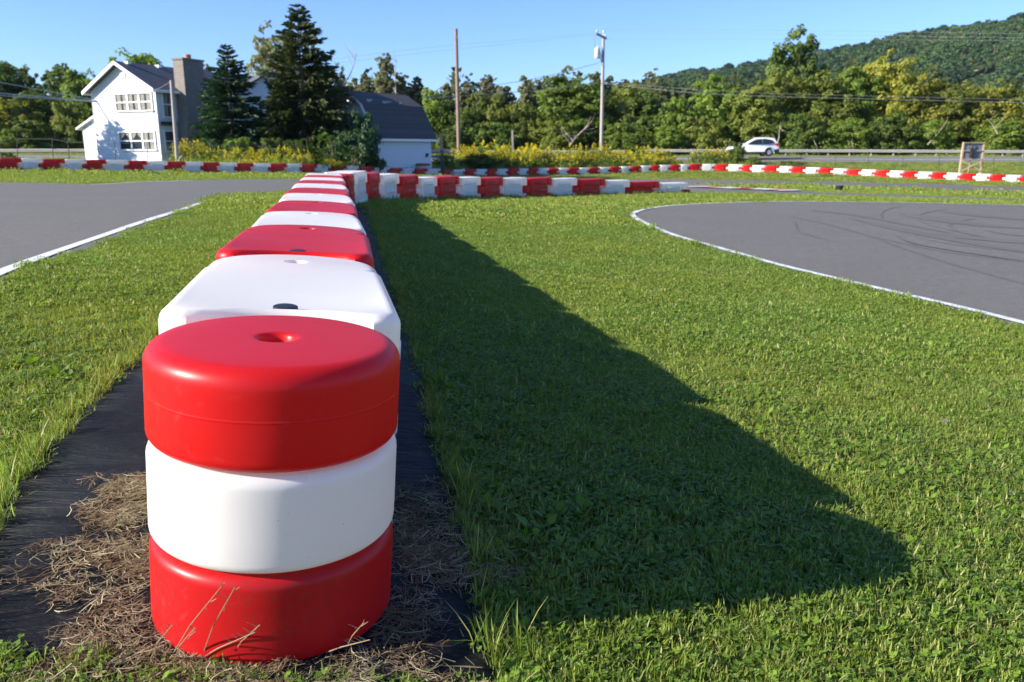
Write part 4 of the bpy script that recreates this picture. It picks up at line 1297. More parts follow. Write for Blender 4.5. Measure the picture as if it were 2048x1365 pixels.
def broad_crown(name, seed, H, W, base=.12, nclump=16, nleaf=4200, leaf=.26, ragged=.5, shape='round'):
    """crown as leaf clumps on limbs; returns crown mesh and trunk mesh"""
    rng = np.random.default_rng(seed)
    cl = []
    for k in range(nclump):
        u = (k + rng.uniform(.1, .9)) / nclump
        z = base + (1 - base) * (.08 + .86 * u)
        if shape == 'round': prof = math.sin(math.pi * min(1, (z - base) / (1 - base) * .80 + .17)) ** .75
        elif shape == 'bush': prof = math.cos((z - base) / (1 - base) * math.pi / 2 * .92) ** .6
        elif shape == 'cone': prof = 1.05 * (1 - .93 * (z - base) / (1 - base)) ** .8
        else: prof = .55 + .45 * math.sin(math.pi * (z - base) / (1 - base))
        a = k * 2.4 + rng.uniform(-.5, .5)
        rr = W / 2 * prof * rng.uniform(.35, .82)
        rad = W * rng.uniform(.15, .25) * (.7 + .5 * prof)
        cl.append((math.cos(a) * rr, math.sin(a) * rr, z * H - rad * .3, rad))
    cl = np.array(cl)
    wts = cl[:, 3] ** 2; wts /= wts.sum()
    # twiggy sub-clumps give an uneven outline
    nsub = nclump * 20
    ci = rng.choice(nclump, nsub, p=wts)
    d = rnd_dirs(nsub, rng); d[:, 2] = d[:, 2] * .8 + .12
    sc = cl[ci, :3] + d * (cl[ci, 3] * rng.uniform(.45, 1.0 + ragged * .22, nsub))[:, None]
    sr = cl[ci, 3] * rng.uniform(.20, .40, nsub)
    li = rng.integers(0, nsub, nleaf)
    e = rnd_dirs(nleaf, rng) * (rng.uniform(.2, 1.0, nleaf) ** .6)[:, None]
    C = sc[li] + e * sr[li][:, None] * np.array([1.15, 1.15, .8])
    N = e + d[li] * .7 + rng.normal(size=(nleaf, 3)) * .45 + np.array([0, 0, .35]); N /= np.linalg.norm(N, axis=1)[:, None]
    T, B = frame(N, rng)
    s = leaf * rng.uniform(.6, 1.25, nleaf)
    V, Q = quads_of(cards(C, T, B, s, .62))
    cc = np.stack([rng.normal(0, .14, nsub), rng.uniform(.82, 1.15, nsub)], 1)
    col = leafcol(nleaf, rng, 0, .5, .8, 1.15, cc[li])
    me = np_mesh(name + '_crown', V, Q, np.repeat(col, 4, 0))
    m = MB(); r0 = .022 * H
    lean = rng.normal(0, .03, 2) * H
    m.tube([(0, 0, -.4), (lean[0] * .3, lean[1] * .3, H * .3), (lean[0], lean[1], H * .72)], [r0, r0 * .75, r0 * .25], 8)
    for k in range(nclump):
        zs = max(.05, (cl[k, 2] / H) * .55) * H
        b0_ = Vector((lean[0] * zs / H, lean[1] * zs / H, zs)); e_ = Vector(cl[k, :3])
        mid_ = b0_.lerp(e_, .5) + Vector((0, 0, H * .02))
        m.tube([b0_, mid_, e_], [r0 * .34, r0 * .22, r0 * .07], 5)
    return me, m.mesh(name + '_trunk', smooth=True, angle=60)


def spruce_crown(name, seed, H, W, nwhorl, per, gaps=0.0, top=1, droop=.3, needle=.16, dens=26):
    rng = np.random.default_rng(seed); CL = []; NL = []; TL_ = []; SL_ = []; CC = []
    m = MB(); r0 = .02 * H
    m.tube([(0, 0, -.3), (0, 0, H * .5), (0, 0, H * .99)], [r0, r0 * .55, .012], 8)
    tops = [(0, 0, H)]
    if top > 1: m.tube([(0, 0, H * .80), (.32, .05, H * .86), (.42, .05, H * .965)], [.05, .035, .01], 6)
    for w_ in range(nwhorl):
        f = (w_ + rng.uniform(-.3, .3)) / nwhorl; f = min(max(f, .01), .985)
        z = H * (.05 + .94 * f)
        R_ = W / 2 * ((1 - f) ** .85 * .96 + .035) * (1 if f > .12 else .8 + 1.6 * f)
        for b_ in range(per):
            if rng.uniform() < gaps: continue
            a = rng.uniform(0, 2 * math.pi); L = R_ * rng.uniform(.52, 1.22)
            dx, dy = math.cos(a), math.sin(a)
            n = max(5, int(dens * L / (W / 2) + 5))
            u = rng.uniform(.08, 1, n) ** .7
            up = .35 * f - .02
            zz = z + L * (up * u - droop * (1 - f) * u + .22 * u ** 3 * droop)
            side = rng.normal(0, .14, n) * L * (1.05 - u * .75)
            hang = -np.abs(rng.normal(0, .09, n)) * L * droop * 1.6
            C = np.stack([dx * L * u - dy * side, dy * L * u + dx * side, zz + hang], 1)
            CL.append(C)
            TT = np.stack([dx - dy * side / (L + 1e-6) * 3, dy + dx * side / (L + 1e-6) * 3, np.full(n, -.25 + up) + rng.normal(0, .25, n)], 1)
            TL_.append(TT); SL_.append(needle * rng.uniform(.7, 1.35, n) * (.55 + .45 * min(1, L / (W / 4))))
            k_ = np.empty((n, 2)); k_[:, 0] = rng.normal(0, .1) ; k_[:, 1] = rng.uniform(.85, 1.15); CC.append(k_)
            if b_ % 2 == 0: m.tube([(0, 0, z), (dx * L * .5, dy * L * .5, z + L * (up * .5 - droop * (1 - f) * .5)), (dx * L * .92, dy * L * .92, z + L * (up - droop * (1 - f) + .2 * droop))], [r0 * .22 * (1 - f) + .008, r0 * .14 * (1 - f) + .006, .004], 4)
    if top > 1:
        n = 150; u = rng.uniform(0, 1, n); a = rng.uniform(0, 6.28, n); rr = (1 - u) * .38 + .04
        CL.append(np.stack([.36 + np.cos(a) * rr * rng.uniform(.3, 1, n), .05 + np.sin(a) * rr, H * (.83 + .145 * u)], 1)); TL_.append(np.stack([np.cos(a), np.sin(a), np.full(n, .5)], 1)); SL_.append(np.full(n, needle * .7)); CC.append(np.tile([0, 1.0], (n, 1)))
    C = np.concatenate(CL); T = np.concatenate(TL_); T /= np.linalg.norm(T, axis=1)[:, None]; s = np.concatenate(SL_); cc = np.concatenate(CC)
    a = rnd_dirs(len(C), rng); a[:, 2] *= .6
    B = np.cross(T, a); B /= np.linalg.norm(B, axis=1)[:, None]
    V, Q = quads_of(cards(C, T, B, s, .36))
    col = leafcol(len(C), rng, 0, .45, .75, 1.2, cc)
    return np_mesh(name + '_crown', V, Q, np.repeat(col, 4, 0)), m.mesh(name + '_trunk', smooth=True, angle=60)


GRN = lambda k: None
M['lf_dark'] = leafmat('leaf_dark_green', (0.102, 0.156, 0.031), (0.174, 0.228, 0.048), .45)
M['lf_green'] = leafmat('leaf_green', (0.163, 0.244, 0.037), (0.269, 0.331, 0.060), .5)
M['lf_olive'] = leafmat('leaf_olive', (0.188, 0.231, 0.043), (0.300, 0.312, 0.069), .5)
M['lf_yellow'] = leafmat('leaf_yellow_green', (0.240, 0.258, 0.041), (0.372, 0.330, 0.055), .5)
M['lf_brown'] = leafmat('leaf_grey_brown', (0.188, 0.194, 0.090), (0.256, 0.245, 0.128), .45)
M['lf_spruce'] = leafmat('spruce_needles', (.042, .058, .018), (.085, .092, .032), .2)
M['lf_spruce2'] = leafmat('spruce_needles_green', (.034, .080, .032), (.066, .125, .044), .2)
M['lf_bright'] = leafmat('leaf_bright_green', (.075, .150, .018), (.130, .185, .03), .4)
M['flower'] = leafmat('goldenrod_yellow', (.66, .50, .014), (.52, .46, .03), .3)

KINDS = {}
def kind(key, fn, *a, **k): KINDS[key] = fn(key, *a, **k)


kind('round_a', broad_crown, 11, 10, 9, .10, 17, 19000, .205)
kind('round_b', broad_crown, 12, 10, 8, .08, 22, 19500, .20)
kind('round_c', broad_crown, 13, 10, 10, .05, 24, 20500, .215)
kind('bush_a', broad_crown, 14, 5, 6.5, .0, 15, 15000, .16, .6, 'bush')
kind('bush_b', broad_crown, 15, 5, 7.5, .0, 17, 15000, .165, .6, 'bush')
kind('tall_a', broad_crown, 16, 12, 6.0, .15, 20, 16500, .20, .7, 'tall')
kind('thin_a', broad_crown, 17, 10, 3.8, .15, 24, 6000, .19, .6, 'cone')
kind('thin_b', broad_crown, 18, 10, 3.2, .15, 20, 4600, .19, .7, 'cone')
kind('loose_a', broad_crown, 19, 10, 7, .25, 17, 6500, .2, .6, 'round')
KH = {'round_a': (10, 9), 'round_b': (10, 8), 'round_c': (10, 10), 'bush_a': (5, 6.5), 'bush_b': (5, 7.5), 'tall_a': (12, 6), 'thin_a': (10, 3.8), 'thin_b': (10, 3.2), 'loose_a': (10, 7)}


def put_tree(key, px, ytop, wpx, Y, mat, label, group, name='tree', rot=None, cat='tree', base=None):
    b = base_of(px, Y)
    if base is not None: b.z = at(px, base, Y).z
    top = at(px, ytop, Y)
    h = (top.z - b.z); H, W = KH[key]
    wd = wpx / FPX * Y * (1.4 if key.startswith('thin') else 1.0)
    r_ = empty(name, b, rot if rot is not None else random.uniform(0, 6.28))
    tag(r_, label, cat, group)
    s = Vector((wd / W / 1.05, wd / W / 1.05, h / H * .98))
    for nm_, me, mt in (('crown', KINDS[key][0], mat), ('trunk', KINDS[key][1], 'bark')):
        o = bpy.data.objects.new(nm_, me); COL.objects.link(o); o.parent = r_; o.scale = s
        if len(me.materials) == 0: me.materials.append(M[mt])
        o.material_slots[0].link = 'OBJECT'; o.material_slots[0].material = M[mt]
    return r_


# spruces
def put_spruce(key, H, W, args, px, ytop, Y, mat, label):
    b = base_of(px, Y); h = at(px, ytop, Y).z - b.z
    cm, tm_ = spruce_crown(key, *args)
    r_ = empty('spruce_tree', b); tag(r_, label, 'tree', 'spruces beside the white house')
    for nm_, me, mt in (('crown', cm, mat), ('trunk', tm_, 'bark')):
        o = link(nm_, me, M[mt], r_); s = h / args[1]; o.scale = (s, s, s)


put_spruce('spruce_big', 0, 0, (31, 10, 8.8, 44, 15, .06, 2, .42, .20, 62), 612, 4, 57, 'lf_spruce', 'tall dark spruce with a forked tip, the highest tree in the picture')
put_spruce('spruce_small', 0, 0, (32, 7, 5.5, 40, 15, .02, 1, .30, .150, 52), 471, 84, 55, 'lf_spruce2', 'smaller conical green spruce right of the chimney')
# a conifer standing just left of the view throws its shade on the house front
sh_t = HM @ Vector((2.2, 0, 3.3)); k_ = 12.0
sp_ = sh_t - Vector((math.cos(SUN_A), math.sin(SUN_A), 0)) * k_
b = Vector((sp_.x, sp_.y, terr(sp_.x, sp_.y))); hs = sh_t.z + k_ * math.tan(SUN_EL) - b.z
cm, tm_ = spruce_crown('spruce_side', 33, 9, 8.5, 36, 14, .02, 1, .35, .20, 50)
r_ = empty('spruce_tree', b); tag(r_, 'spruce left of the picture edge whose shade falls on the house front', 'tree', 'spruces beside the white house')
for nm_, me, mt in (('crown', cm, 'lf_spruce'), ('trunk', tm_, 'bark')):
    o = link(nm_, me, M[mt], r_); s = hs / 9; o.scale = (s, s, s)

# (kind, px, ytop, width px, Y, material, label)
TREES = [
    ('round_a', -70, 125, 170, 98, 'lf_dark', 'dark tree cut off by the left picture edge', 0),
    ('round_b', 18, 117, 120, 100, 'lf_dark', 'tallest dark green tree at the far left of the wood', 0),
    ('round_a', 78, 132, 95, 101, 'lf_olive', 'olive brown tree second from the left along the top of the left wood', 0),
    ('tall_a', 137, 120, 80, 102, 'lf_dark', 'dark pointed tree left of the house roof', 0),
    ('round_b', 186, 138, 90, 100, 'lf_green', 'green tree touching the left eave of the white house', 0),
    ('bush_a', 28, 196, 130, 90, 'lf_yellow', 'broad yellow-green tree low in the left wood below the cables', 0),
    ('round_c', 95, 176, 120, 93, 'lf_dark', 'dark brownish green tree in the middle of the left wood', 0),
    ('bush_b', 150, 205, 95, 89, 'lf_olive', 'yellowish bush just left of the lean-to', 0),
    ('bush_a', 70, 240, 110, 87, 'lf_dark', 'low dark bush behind the left guardrail', 0),
    ('bush_b', -60, 220, 140, 88, 'lf_olive', 'olive bush at the left picture edge', 0),
    ('round_b', 286, 101, 150, 84, 'lf_green', 'round pale green tree rising behind the house roof', 0),
    ('thin_a', 425, 121, 45, 100, 'lf_brown', 'small thin brownish tree between chimney and smaller spruce', 0),
    ('loose_a', 560, 46, 120, 76, 'lf_brown', 'loose grey-brown tree showing left of the tall spruce top', 0),
    ('loose_a', 680, 128, 80, 80, 'lf_brown', 'sparse grey-brown tree right of the tall spruce above the shed', 0),
    ('thin_a', 776, 98, 52, 104, 'lf_brown', 'tallest thin brown tree above the shed roof', 1),
    ('thin_b', 740, 140, 44, 105, 'lf_brown', 'thin brown tree just left of the tallest one above the shed', 1),
    ('thin_a', 806, 138, 46, 106, 'lf_brown', 'thin brown tree just right of the tallest one above the shed', 1),
    ('thin_b', 838, 144, 44, 106, 'lf_brown', 'thin brown tree over the right end of the shed roof', 1),
    ('thin_b', 714, 148, 40, 106, 'lf_brown', 'faint thin tree beside the bare dead tree', 1),
    ('thin_a', 896, 160, 44, 104, 'lf_brown', 'thin brown tree top just left of the bare pole', 1),
    ('thin_b', 936, 160, 40, 106, 'lf_brown', 'thin brown tree top just right of the bare pole', 1),
    ('thin_a', 974, 143, 46, 105, 'lf_brown', 'higher thin brown tree a little right of the bare pole', 1),
    ('thin_b', 1012, 164, 40, 107, 'lf_brown', 'low thin brown tree top midway between the two tall poles', 1),
    ('thin_b', 1049, 142, 36, 105, 'lf_brown', 'slender brown tree top midway between the two tall poles', 1),
    ('thin_a', 1082, 150, 48, 106, 'lf_brown', 'grey-brown tree top left of the oval green tree', 1),
    ('thin_a', 1116, 141, 52, 105, 'lf_brown', 'broader grey-brown tree top behind the oval green tree', 1),
    ('thin_a', 1188, 136, 46, 105, 'lf_brown', 'grey-brown tree top touching the transformer pole on its left', 1),
    ('thin_b', 1214, 142, 34, 106, 'lf_brown', 'thin tree top just right of the transformer pole', 1),
    ('thin_a', 1240, 152, 50, 107, 'lf_brown', 'grey-brown tree top second right of the transformer pole', 1),
    ('loose_a', 1290, 160, 90, 108, 'lf_brown', 'wide grey-brown crown where the hill meets the trees', 1),
    ('loose_a', 1000, 178, 120, 110, 'lf_brown', 'wide brown crown behind the bushes left of centre', 1),
    ('loose_a', 1090, 176, 120, 110, 'lf_brown', 'wide brown crown behind the bushes at the centre', 1),
    ('loose_a', 860, 178, 110, 110, 'lf_brown', 'wide brown crown behind the shed roof', 1),
    ('bush_a', 872, 178, 95, 93, 'lf_green', 'bright green bushy tree right behind the shed', 2),
    ('bush_b', 930, 214, 90, 92, 'lf_dark', 'dark low tree right of the bare pole', 2),
    ('bush_a', 978, 186, 115, 94, 'lf_olive', 'pale olive tree right of the bare pole', 2),
    ('bush_b', 1048, 208, 90, 93, 'lf_olive', 'small olive tree left of the fallen branch', 2),
    ('round_b', 1150, 150, 165, 95, 'lf_green', 'large oval green tree left of the transformer pole', 2),
    ('round_c', 1246, 163, 130, 96, 'lf_olive', 'round olive tree just right of the transformer pole', 2),
    ('round_a', 1290, 180, 110, 94, 'lf_dark', 'dark shaded tree crossed by the guy wire', 2),
    ('bush_a', 1345, 196, 100, 93, 'lf_green', 'green tree between guy wire and the tall right hand trees', 2),
    ('round_a', 1418, 148, 130, 96, 'lf_green', 'spreading green tree left of the highest right hand tree', 2),
    ('round_b', 1490, 172, 120, 94, 'lf_olive', 'olive tree standing directly behind the car', 2),
    ('round_a', 1582, 54, 136, 101, 'lf_dark', 'highest tree of the right wood with a dark open top', 2),
    ('round_c', 1545, 138, 150, 97, 'lf_olive', 'olive crown in front of the highest right hand tree', 2),
    ('round_a', 1640, 142, 140, 96, 'lf_olive', 'olive tree right of the highest right hand tree', 2),
    ('round_b', 1700, 132, 115, 98, 'lf_green', 'green tree left of the yellowest crown', 2),
    ('round_c', 1762, 107, 150, 99, 'lf_yellow', 'yellowest tall crown against the wooded hill', 2),
    ('round_a', 1830, 148, 120, 97, 'lf_yellow', 'yellow-green tree right of the yellowest crown', 2),
    ('round_b', 1895, 162, 110, 96, 'lf_olive', 'olive tree above the wooden stand on its left', 2),
    ('round_c', 1960, 162, 130, 97, 'lf_yellow', 'yellow-green tree above the wooden stand on its right', 2),
    ('round_a', 2036, 168, 140, 96, 'lf_olive', 'olive tree cut by the right picture edge', 2),
    ('round_b', 2130, 165, 140, 96, 'lf_olive', 'tree beyond the right picture edge', 2),
    ('bush_b', 1400, 232, 110, 91, 'lf_olive', 'low olive bush behind the car bonnet', 3),
    ('bush_a', 1590, 226, 120, 91, 'lf_dark', 'dark bush behind the guardrail just right of the car', 3),
    ('bush_b', 1680, 236, 120, 91, 'lf_green', 'green bush behind the guardrail left of the broken trunk', 3),
    ('bush_a', 1770, 228, 120, 91, 'lf_dark', 'dark bush behind the guardrail midway to the stand', 3),
    ('bush_b', 1850, 240, 110, 91, 'lf_green', 'green bush behind the guardrail just left of the stand', 3),
    ('bush_a', 2000, 236, 130, 91, 'lf_green', 'green bush behind the guardrail right of the stand', 3),
    ('bush_b', 2100, 232, 130, 91, 'lf_olive', 'bush beyond the right edge', 3),
    ('bush_a', 1110, 240, 120, 90, 'lf_olive', 'low olive bush behind the fallen branch', 3),
    ('bush_b', 1255, 246, 120, 90, 'lf_green', 'low green bush at the foot of the transformer pole', 3),
    ('bush_a', 990, 244, 120, 90, 'lf_dark', 'low dark bush behind the short grey post', 3),
    ('bush_b', 905, 250, 90, 90, 'lf_dark', 'low dark bush at the foot of the bare pole', 3),
    ('bush_a', 1330, 252, 90, 90, 'lf_green', 'low green bush left of the bush beside the car', 3),
]
GRPS = ['trees of the left wood and behind the house', 'thin brown trees on the skyline', 'trees along the highway', 'low bushes behind the guardrail']
for key, px, yt, wp, Y, mt, lab, g in TREES:
    if 'beyond the right' in lab: continue
    bush = key.startswith('bush') and yt > 195
    put_tree(key, px, yt, wp, Y, mt, lab, GRPS[g], name='bush' if bush else 'tree', cat='bush' if bush else 'tree')

# far wood behind, one mass closing the gaps between the trees
rng = np.random.default_rng(77); n = 34000
pxs = rng.uniform(-250, 2300, n); Yd = rng.uniform(116, 124, n)
hgt = np.interp(pxs, [-250, 0, 200, 300, 700, 850, 1100, 1300, 1450, 1600, 1760, 1900, 2300], [8, 9, 8.8, 8.4, 9.0, 9.3, 9.7, 9.2, 9.4, 10, 11, 9, 9]) + 1.1 * np.sin(pxs * .035) + .8 * np.sin(pxs * .083 + 1)
zz = rng.uniform(-1.2, 1, n) ; zz = np.abs(zz) ** .8 * hgt * np.sign(1) - .8
C = np.stack([(pxs - 1024) / FPX * Yd, Yd, zz], 1) + rng.normal(0, .3, (n, 3))
N = rnd_dirs(n, rng) + np.array([-.2, -.5, .4]); N /= np.linalg.norm(N, axis=1)[:, None]; T, B = frame(N, rng)
V, Q = quads_of(cards(C, T, B, rng.uniform(.3, .62, n), .65))
cl = np.stack([.25 * np.sin(pxs * .05), 1 + .15 * np.sin(pxs * .11 + 2)], 1)
tag(link('far_wood', np_mesh('far_wood', V, Q, np.repeat(leafcol(n, rng, 0, .5, .75, 1.15, cl), 4, 0)), leafmat('far_wood_leaves', (.085, .110, .030), (.150, .155, .065), .45)),
    'mass of darker wood closing the view behind the roadside trees', 'wood', kind='stuff')

# dead trees and broken branches
def branchy(name, label, base, pts, r_, twigs, seed, cat='dead tree', group=None):
    rg = random.Random(seed); m = MB(); m.tube(pts, [r_ * (1 - .8 * i / (len(pts) - 1)) for i in range(len(pts))], 7)
    P_ = [Vector(p_) for p_ in pts]
    for k in range(twigs):
        i = rg.randrange(1, len(P_)); q = P_[i - 1].lerp(P_[i], rg.random()); L = rg.uniform(.5, 1.4) * r_ * 12
        d = Vector((rg.uniform(-1, 1), rg.uniform(-.4, .4), rg.uniform(-.1, 1))).normalized()
        e = q + d * L; e2 = e + (d + Vector((0, 0, .5))).normalized() * L * .5
        m.tube([q, e, e2], [r_ * .35, r_ * .22, r_ * .06], 5)
    o = m.build(name, M['bark_pale'], smooth=True); tag(o, label, cat, group); return o


A_ = lambda px, py, Y: at(px, py, Y)
branchy('dead_tree', 'bare dead tree with thin curved branches above the shed, left of the brown trees', None, [A_(676, 300, 78), A_(680, 180, 78), A_(700, 150, 78), A_(708, 130, 78), A_(713, 105, 78)], .08, 6, 3)
branchy('dead_tree', 'bare forked dead top right of the tallest brown tree above the shed', None, [A_(795, 260, 103), A_(790, 150, 103), A_(792, 128, 103), A_(795, 118, 103)], .09, 6, 8)
branchy('fallen_branch', 'pale broken fallen branch lying in the bushes left of the transformer pole', None, [A_(1140, 291, 85), A_(1152, 275, 85), A_(1165, 262, 85), A_(1178, 252, 85)], .11, 9, 5, 'fallen branch')
for k, (x0, y0, x1, y1, lab) in enumerate(((1637, 310, 1625, 275, 'pale leaning dead trunk right behind the guardrail near the car'), (1552, 300, 1560, 250, 'thin pale leaning trunk rising just behind the car roof'), (1708, 308, 1697, 292, 'short splintered pale stump behind the guardrail'),
                                          (1855, 290, 1890, 248, 'forked pale dead branch left of the stand in the bushes'), (1995, 268, 1975, 238, 'pale twisted dead branch right of the stand high in the bushes'))):
    branchy('broken_tree', lab, None, [A_(x0, y0, 88.5), A_((x0 + x1) / 2 + 2, (y0 + y1) / 2, 88.5), A_(x1, y1, 88.5)], .085, 2, 20 + k, 'dead trunk', 'dead trunks behind the guardrail')

# ------------------------------------------------------------------ goldenrod, sumac, bush by the car
def goldenrod(seed, n=90, rad=1.0, h=1.5, frac=.5):
    rng = np.random.default_rng(seed); fc = []; fl = []
    a = rng.uniform(0, 6.28, n); r_ = rad * np.sqrt(rng.uniform(0, 1, n)); x = np.cos(a) * r_; y = np.sin(a) * r_
    hh = h * rng.uniform(.6, 1.05, n) * (1 - .25 * (r_ / rad) ** 2)
    k = 16
    u = rng.uniform(.05, .9, (n, k)); C = np.stack([np.repeat(x[:, None], k, 1), np.repeat(y[:, None], k, 1), u * hh[:, None]], -1) + rng.normal(0, .05, (n, k, 3))
    C = C.reshape(-1, 3); T = rnd_dirs(len(C), rng); T[:, 2] = np.abs(T[:, 2]) * .8 + .2; T /= np.linalg.norm(T, axis=1)[:, None]
    B = np.cross(T, rnd_dirs(len(C), rng)); B /= np.linalg.norm(B, axis=1)[:, None]
    V, Q = quads_of(cards(C, T, B, rng.uniform(.06, .13, len(C)), .26))
    fol = np_mesh('goldenrod_foliage', V, Q, np.repeat(leafcol(len(C), rng, 0, .6), 4, 0))
    k = 18
    bl = rng.uniform(0, 1, n) < frac
    xs, ys, hs_ = x[bl], y[bl], hh[bl]; nb = len(xs)
    w_ = rng.uniform(0, 1, (nb, k)); dirx = rng.normal(0, 1, (nb, 1)); diry = rng.normal(0, 1, (nb, 1))
    C = np.stack([xs[:, None] + dirx * .06 * (1 - w_) + rng.normal(0, .045, (nb, k)) * (1.3 - w_), ys[:, None] + diry * .06 * (1 - w_) + rng.normal(0, .045, (nb, k)) * (1.3 - w_), hs_[:, None] - .02 + .24 * (w_ - .55)], -1).reshape(-1, 3)
    N = rnd_dirs(len(C), rng); T, B = frame(N, rng)
    V, Q = quads_of(cards(C, T, B, rng.uniform(.022, .045, len(C)), .8))
    flo = np_mesh('goldenrod_flowers', V, Q, np.repeat(leafcol(len(C), rng, 0, 1, .8, 1.15), 4, 0))
    return fol, flo


GR = [goldenrod(50 + i, 120, 1.0, 1.5, (.75, .45, .2)[i]) for i in range(3)]
M['lf_rod'] = leafmat('goldenrod_leaves', (.120, .190, .030), (.220, .250, .060), .35)


def put_rod(i, px, ytop, wpx, Y, label, grp, dens=1):
    b = base_of(px, Y); h = at(px, ytop, Y).z - b.z; wd = wpx / FPX * Y
    r_ = empty('goldenrod', b, random.uniform(0, 6.28)); tag(r_, label, 'goldenrod', grp)
    fo, fl = GR[(0, 2, 1, 0, 1, 2, 1, 0, 2, 1)[i % 10]]; h *= (1.06, .86, 1.0, .93, 1.1, .9, .97)[(i * 5 + int(px)) % 7]
    for nm_, me, mt in (('foliage', fo, 'lf_rod'), ('flower_heads', fl, 'flower')):
        o = bpy.data.objects.new(nm_, me); COL.objects.link(o); o.parent = r_; o.scale = (wd / 2, wd / 2 * .8, h / 1.55)
        if len(me.materials) == 0: me.materials.append(M[mt])


RODS_L = [(382, 284, 70, 47), (428, 292, 70, 47.5), (470, 300, 60, 48.5), (512, 296, 70, 49.5), (560, 290, 75, 50), (592, 286, 50, 50.5), (640, 304, 50, 52)]
for i, (px, yt, wp, Y) in enumerate(RODS_L):
    put_rod(i, px, yt, wp, Y, f"{ORD[i]} clump from the left of yellow goldenrod below the two spruces", 'goldenrod clumps below the spruces')
    put_rod(i + 1, px + 20, yt + 12, wp, Y - 1.0, f"{ORD[i]} clump from the left of lower goldenrod along the fence below the spruces", 'goldenrod clumps along the fence')
RODS_R = [(932, 282, 70, 68.4), (975, 285, 75, 68.9), (1018, 287, 70, 69.4), (1060, 292, 70, 70.4), (1105, 289, 70, 70.9), (1150, 286, 70, 71.9), (1195, 290, 70, 72.4), (1240, 294, 75, 72.9), (1285, 292, 75, 73.4), (1320, 298, 60, 74.4)]
for i, (px, yt, wp, Y) in enumerate(RODS_R):
    put_rod(i, px, yt, wp, Y, f"{ORD[i]} clump from the left of tall goldenrod between the two poles", 'goldenrod clumps between the poles')
    put_rod(i + 2, px + 18, yt + 16, wp, Y - 1.2, f"{ORD[i]} clump from the left of lower goldenrod in front of the tall ones", 'lower goldenrod clumps')
put_rod(1, 1405, 292, 60, 74.0, 'yellow-green goldenrod clump left of the dark bush by the car', 'goldenrod beside the car')
put_rod(2, 1440, 290, 60, 74.5, 'goldenrod clump touching the dark bush by the car', 'goldenrod beside the car')

for (key, px, yt, wp, Y, mt, lab) in (('bush_a', 1472, 284, 42, 74, 'lf_dark', 'dark leafy bush hiding the bonnet of the white car'), ('bush_b', 1505, 314, 40, 72.6, 'lf_dark', 'low dark shrub at the corner of the far barrier'),
                                      ('bush_a', 728, 222, 84, 55, 'lf_spruce2', 'dark leafy shrub climbing over the left end of the shed'), ('bush_b', 700, 252, 120, 55, 'lf_spruce2', 'dark shrub below the tall spruce left of the shed'),
                                      ('bush_b', 560, 276, 110, 51, 'lf_dark', 'dark shrub filling the gap under the two spruces'), ('bush_a', 480, 276, 90, 51, 'lf_green', 'green shrub at the foot of the smaller spruce'),
                                      ('bush_a', 18, 304, 50, 41, 'lf_dark', 'low dark shrub behind the barrier at the far left'), ('bush_b', 890, 312, 60, 65, 'lf_green', 'low green weeds left of the tall goldenrod'),
                                      ('bush_a', 960, 308, 110, 67, 'lf_dark', 'dark shaded weeds below the goldenrod on its left side'), ('bush_b', 1580, 322, 70, 72.2, 'lf_olive', 'low weeds on the verge right of the car')):
    put_tree(key, px, yt, wp, Y, mt, lab, 'shrubs behind the far barrier', name='shrub', cat='shrub')


def sumac(seed, n=26, h=2.0):
    rng = np.random.default_rng(seed); Cs = []; Ts = []; S = []; m = MB()
    for k in range(n):
        a = rng.uniform(0, 6.28); z0 = h * rng.uniform(.35, 1.0); r0 = rng.uniform(0, .5); L = rng.uniform(.5, .85)
        o = np.array([math.cos(a) * r0, math.sin(a) * r0, z0])
        for j in range(13):
            u = (j + 1) / 13; c = o + np.array([math.cos(a) * L * u, math.sin(a) * L * u, .18 * u - .42 * u * u])
            for s in (-1, 1):
                t_ = np.array([-math.sin(a) * s + math.cos(a) * .4, math.cos(a) * s + math.sin(a) * .4, -.35]); t_ /= np.linalg.norm(t_)
                Cs.append(c + t_ * .11); Ts.append(t_); S.append(.12 * (1.1 - .5 * u))
        if k % 4 == 0: m.tube([(0, 0, -.2), (o[0] * .5, o[1] * .5, z0 * .6), tuple(o)], [.03, .025, .012], 5)
    C = np.array(Cs); T = np.array(Ts); B = np.cross(T, np.array([0, 0, 1.]) + rng.normal(0, .3, T.shape)); B /= np.linalg.norm(B, axis=1)[:, None]
    V, Q = quads_of(cards(C, T, B, np.array(S), .27))
    return np_mesh('sumac_fronds', V, Q, np.repeat(leafcol(len(C), rng, 0, .5), 4, 0)), m.mesh('sumac_stem')


SU = [sumac(60), sumac(61, 22)]
for i, (px, yt, Y, sc2, lab) in enumerate(((620, 268, 51, 1.0, 'bright green sumac with drooping fronds below the tall spruce'), (672, 262, 51.5, 1.0, 'bright green sumac just left of the shed gable'), (652, 296, 50, .8, 'small sumac low in front of the other two'),
                                           (705, 296, 53, .9, 'sumac shrub at the left foot of the shed'), (418, 274, 50, .8, 'sumac shoot at the foot of the chimney'))):
    b = base_of(px, Y); h = at(px, yt, Y).z - b.z; r_ = empty('sumac', b, i * 1.3); tag(r_, lab, 'shrub', 'sumac shrubs by the spruces')
    for nm_, me, mt in (('fronds', SU[i % 2][0], 'lf_bright'), ('stem', SU[i % 2][1], 'bark')):
        o = bpy.data.objects.new(nm_, me); COL.objects.link(o); o.parent = r_; o.scale = (sc2, sc2, h / 2.1)
        if len(me.materials) == 0: me.materials.append(M[mt])

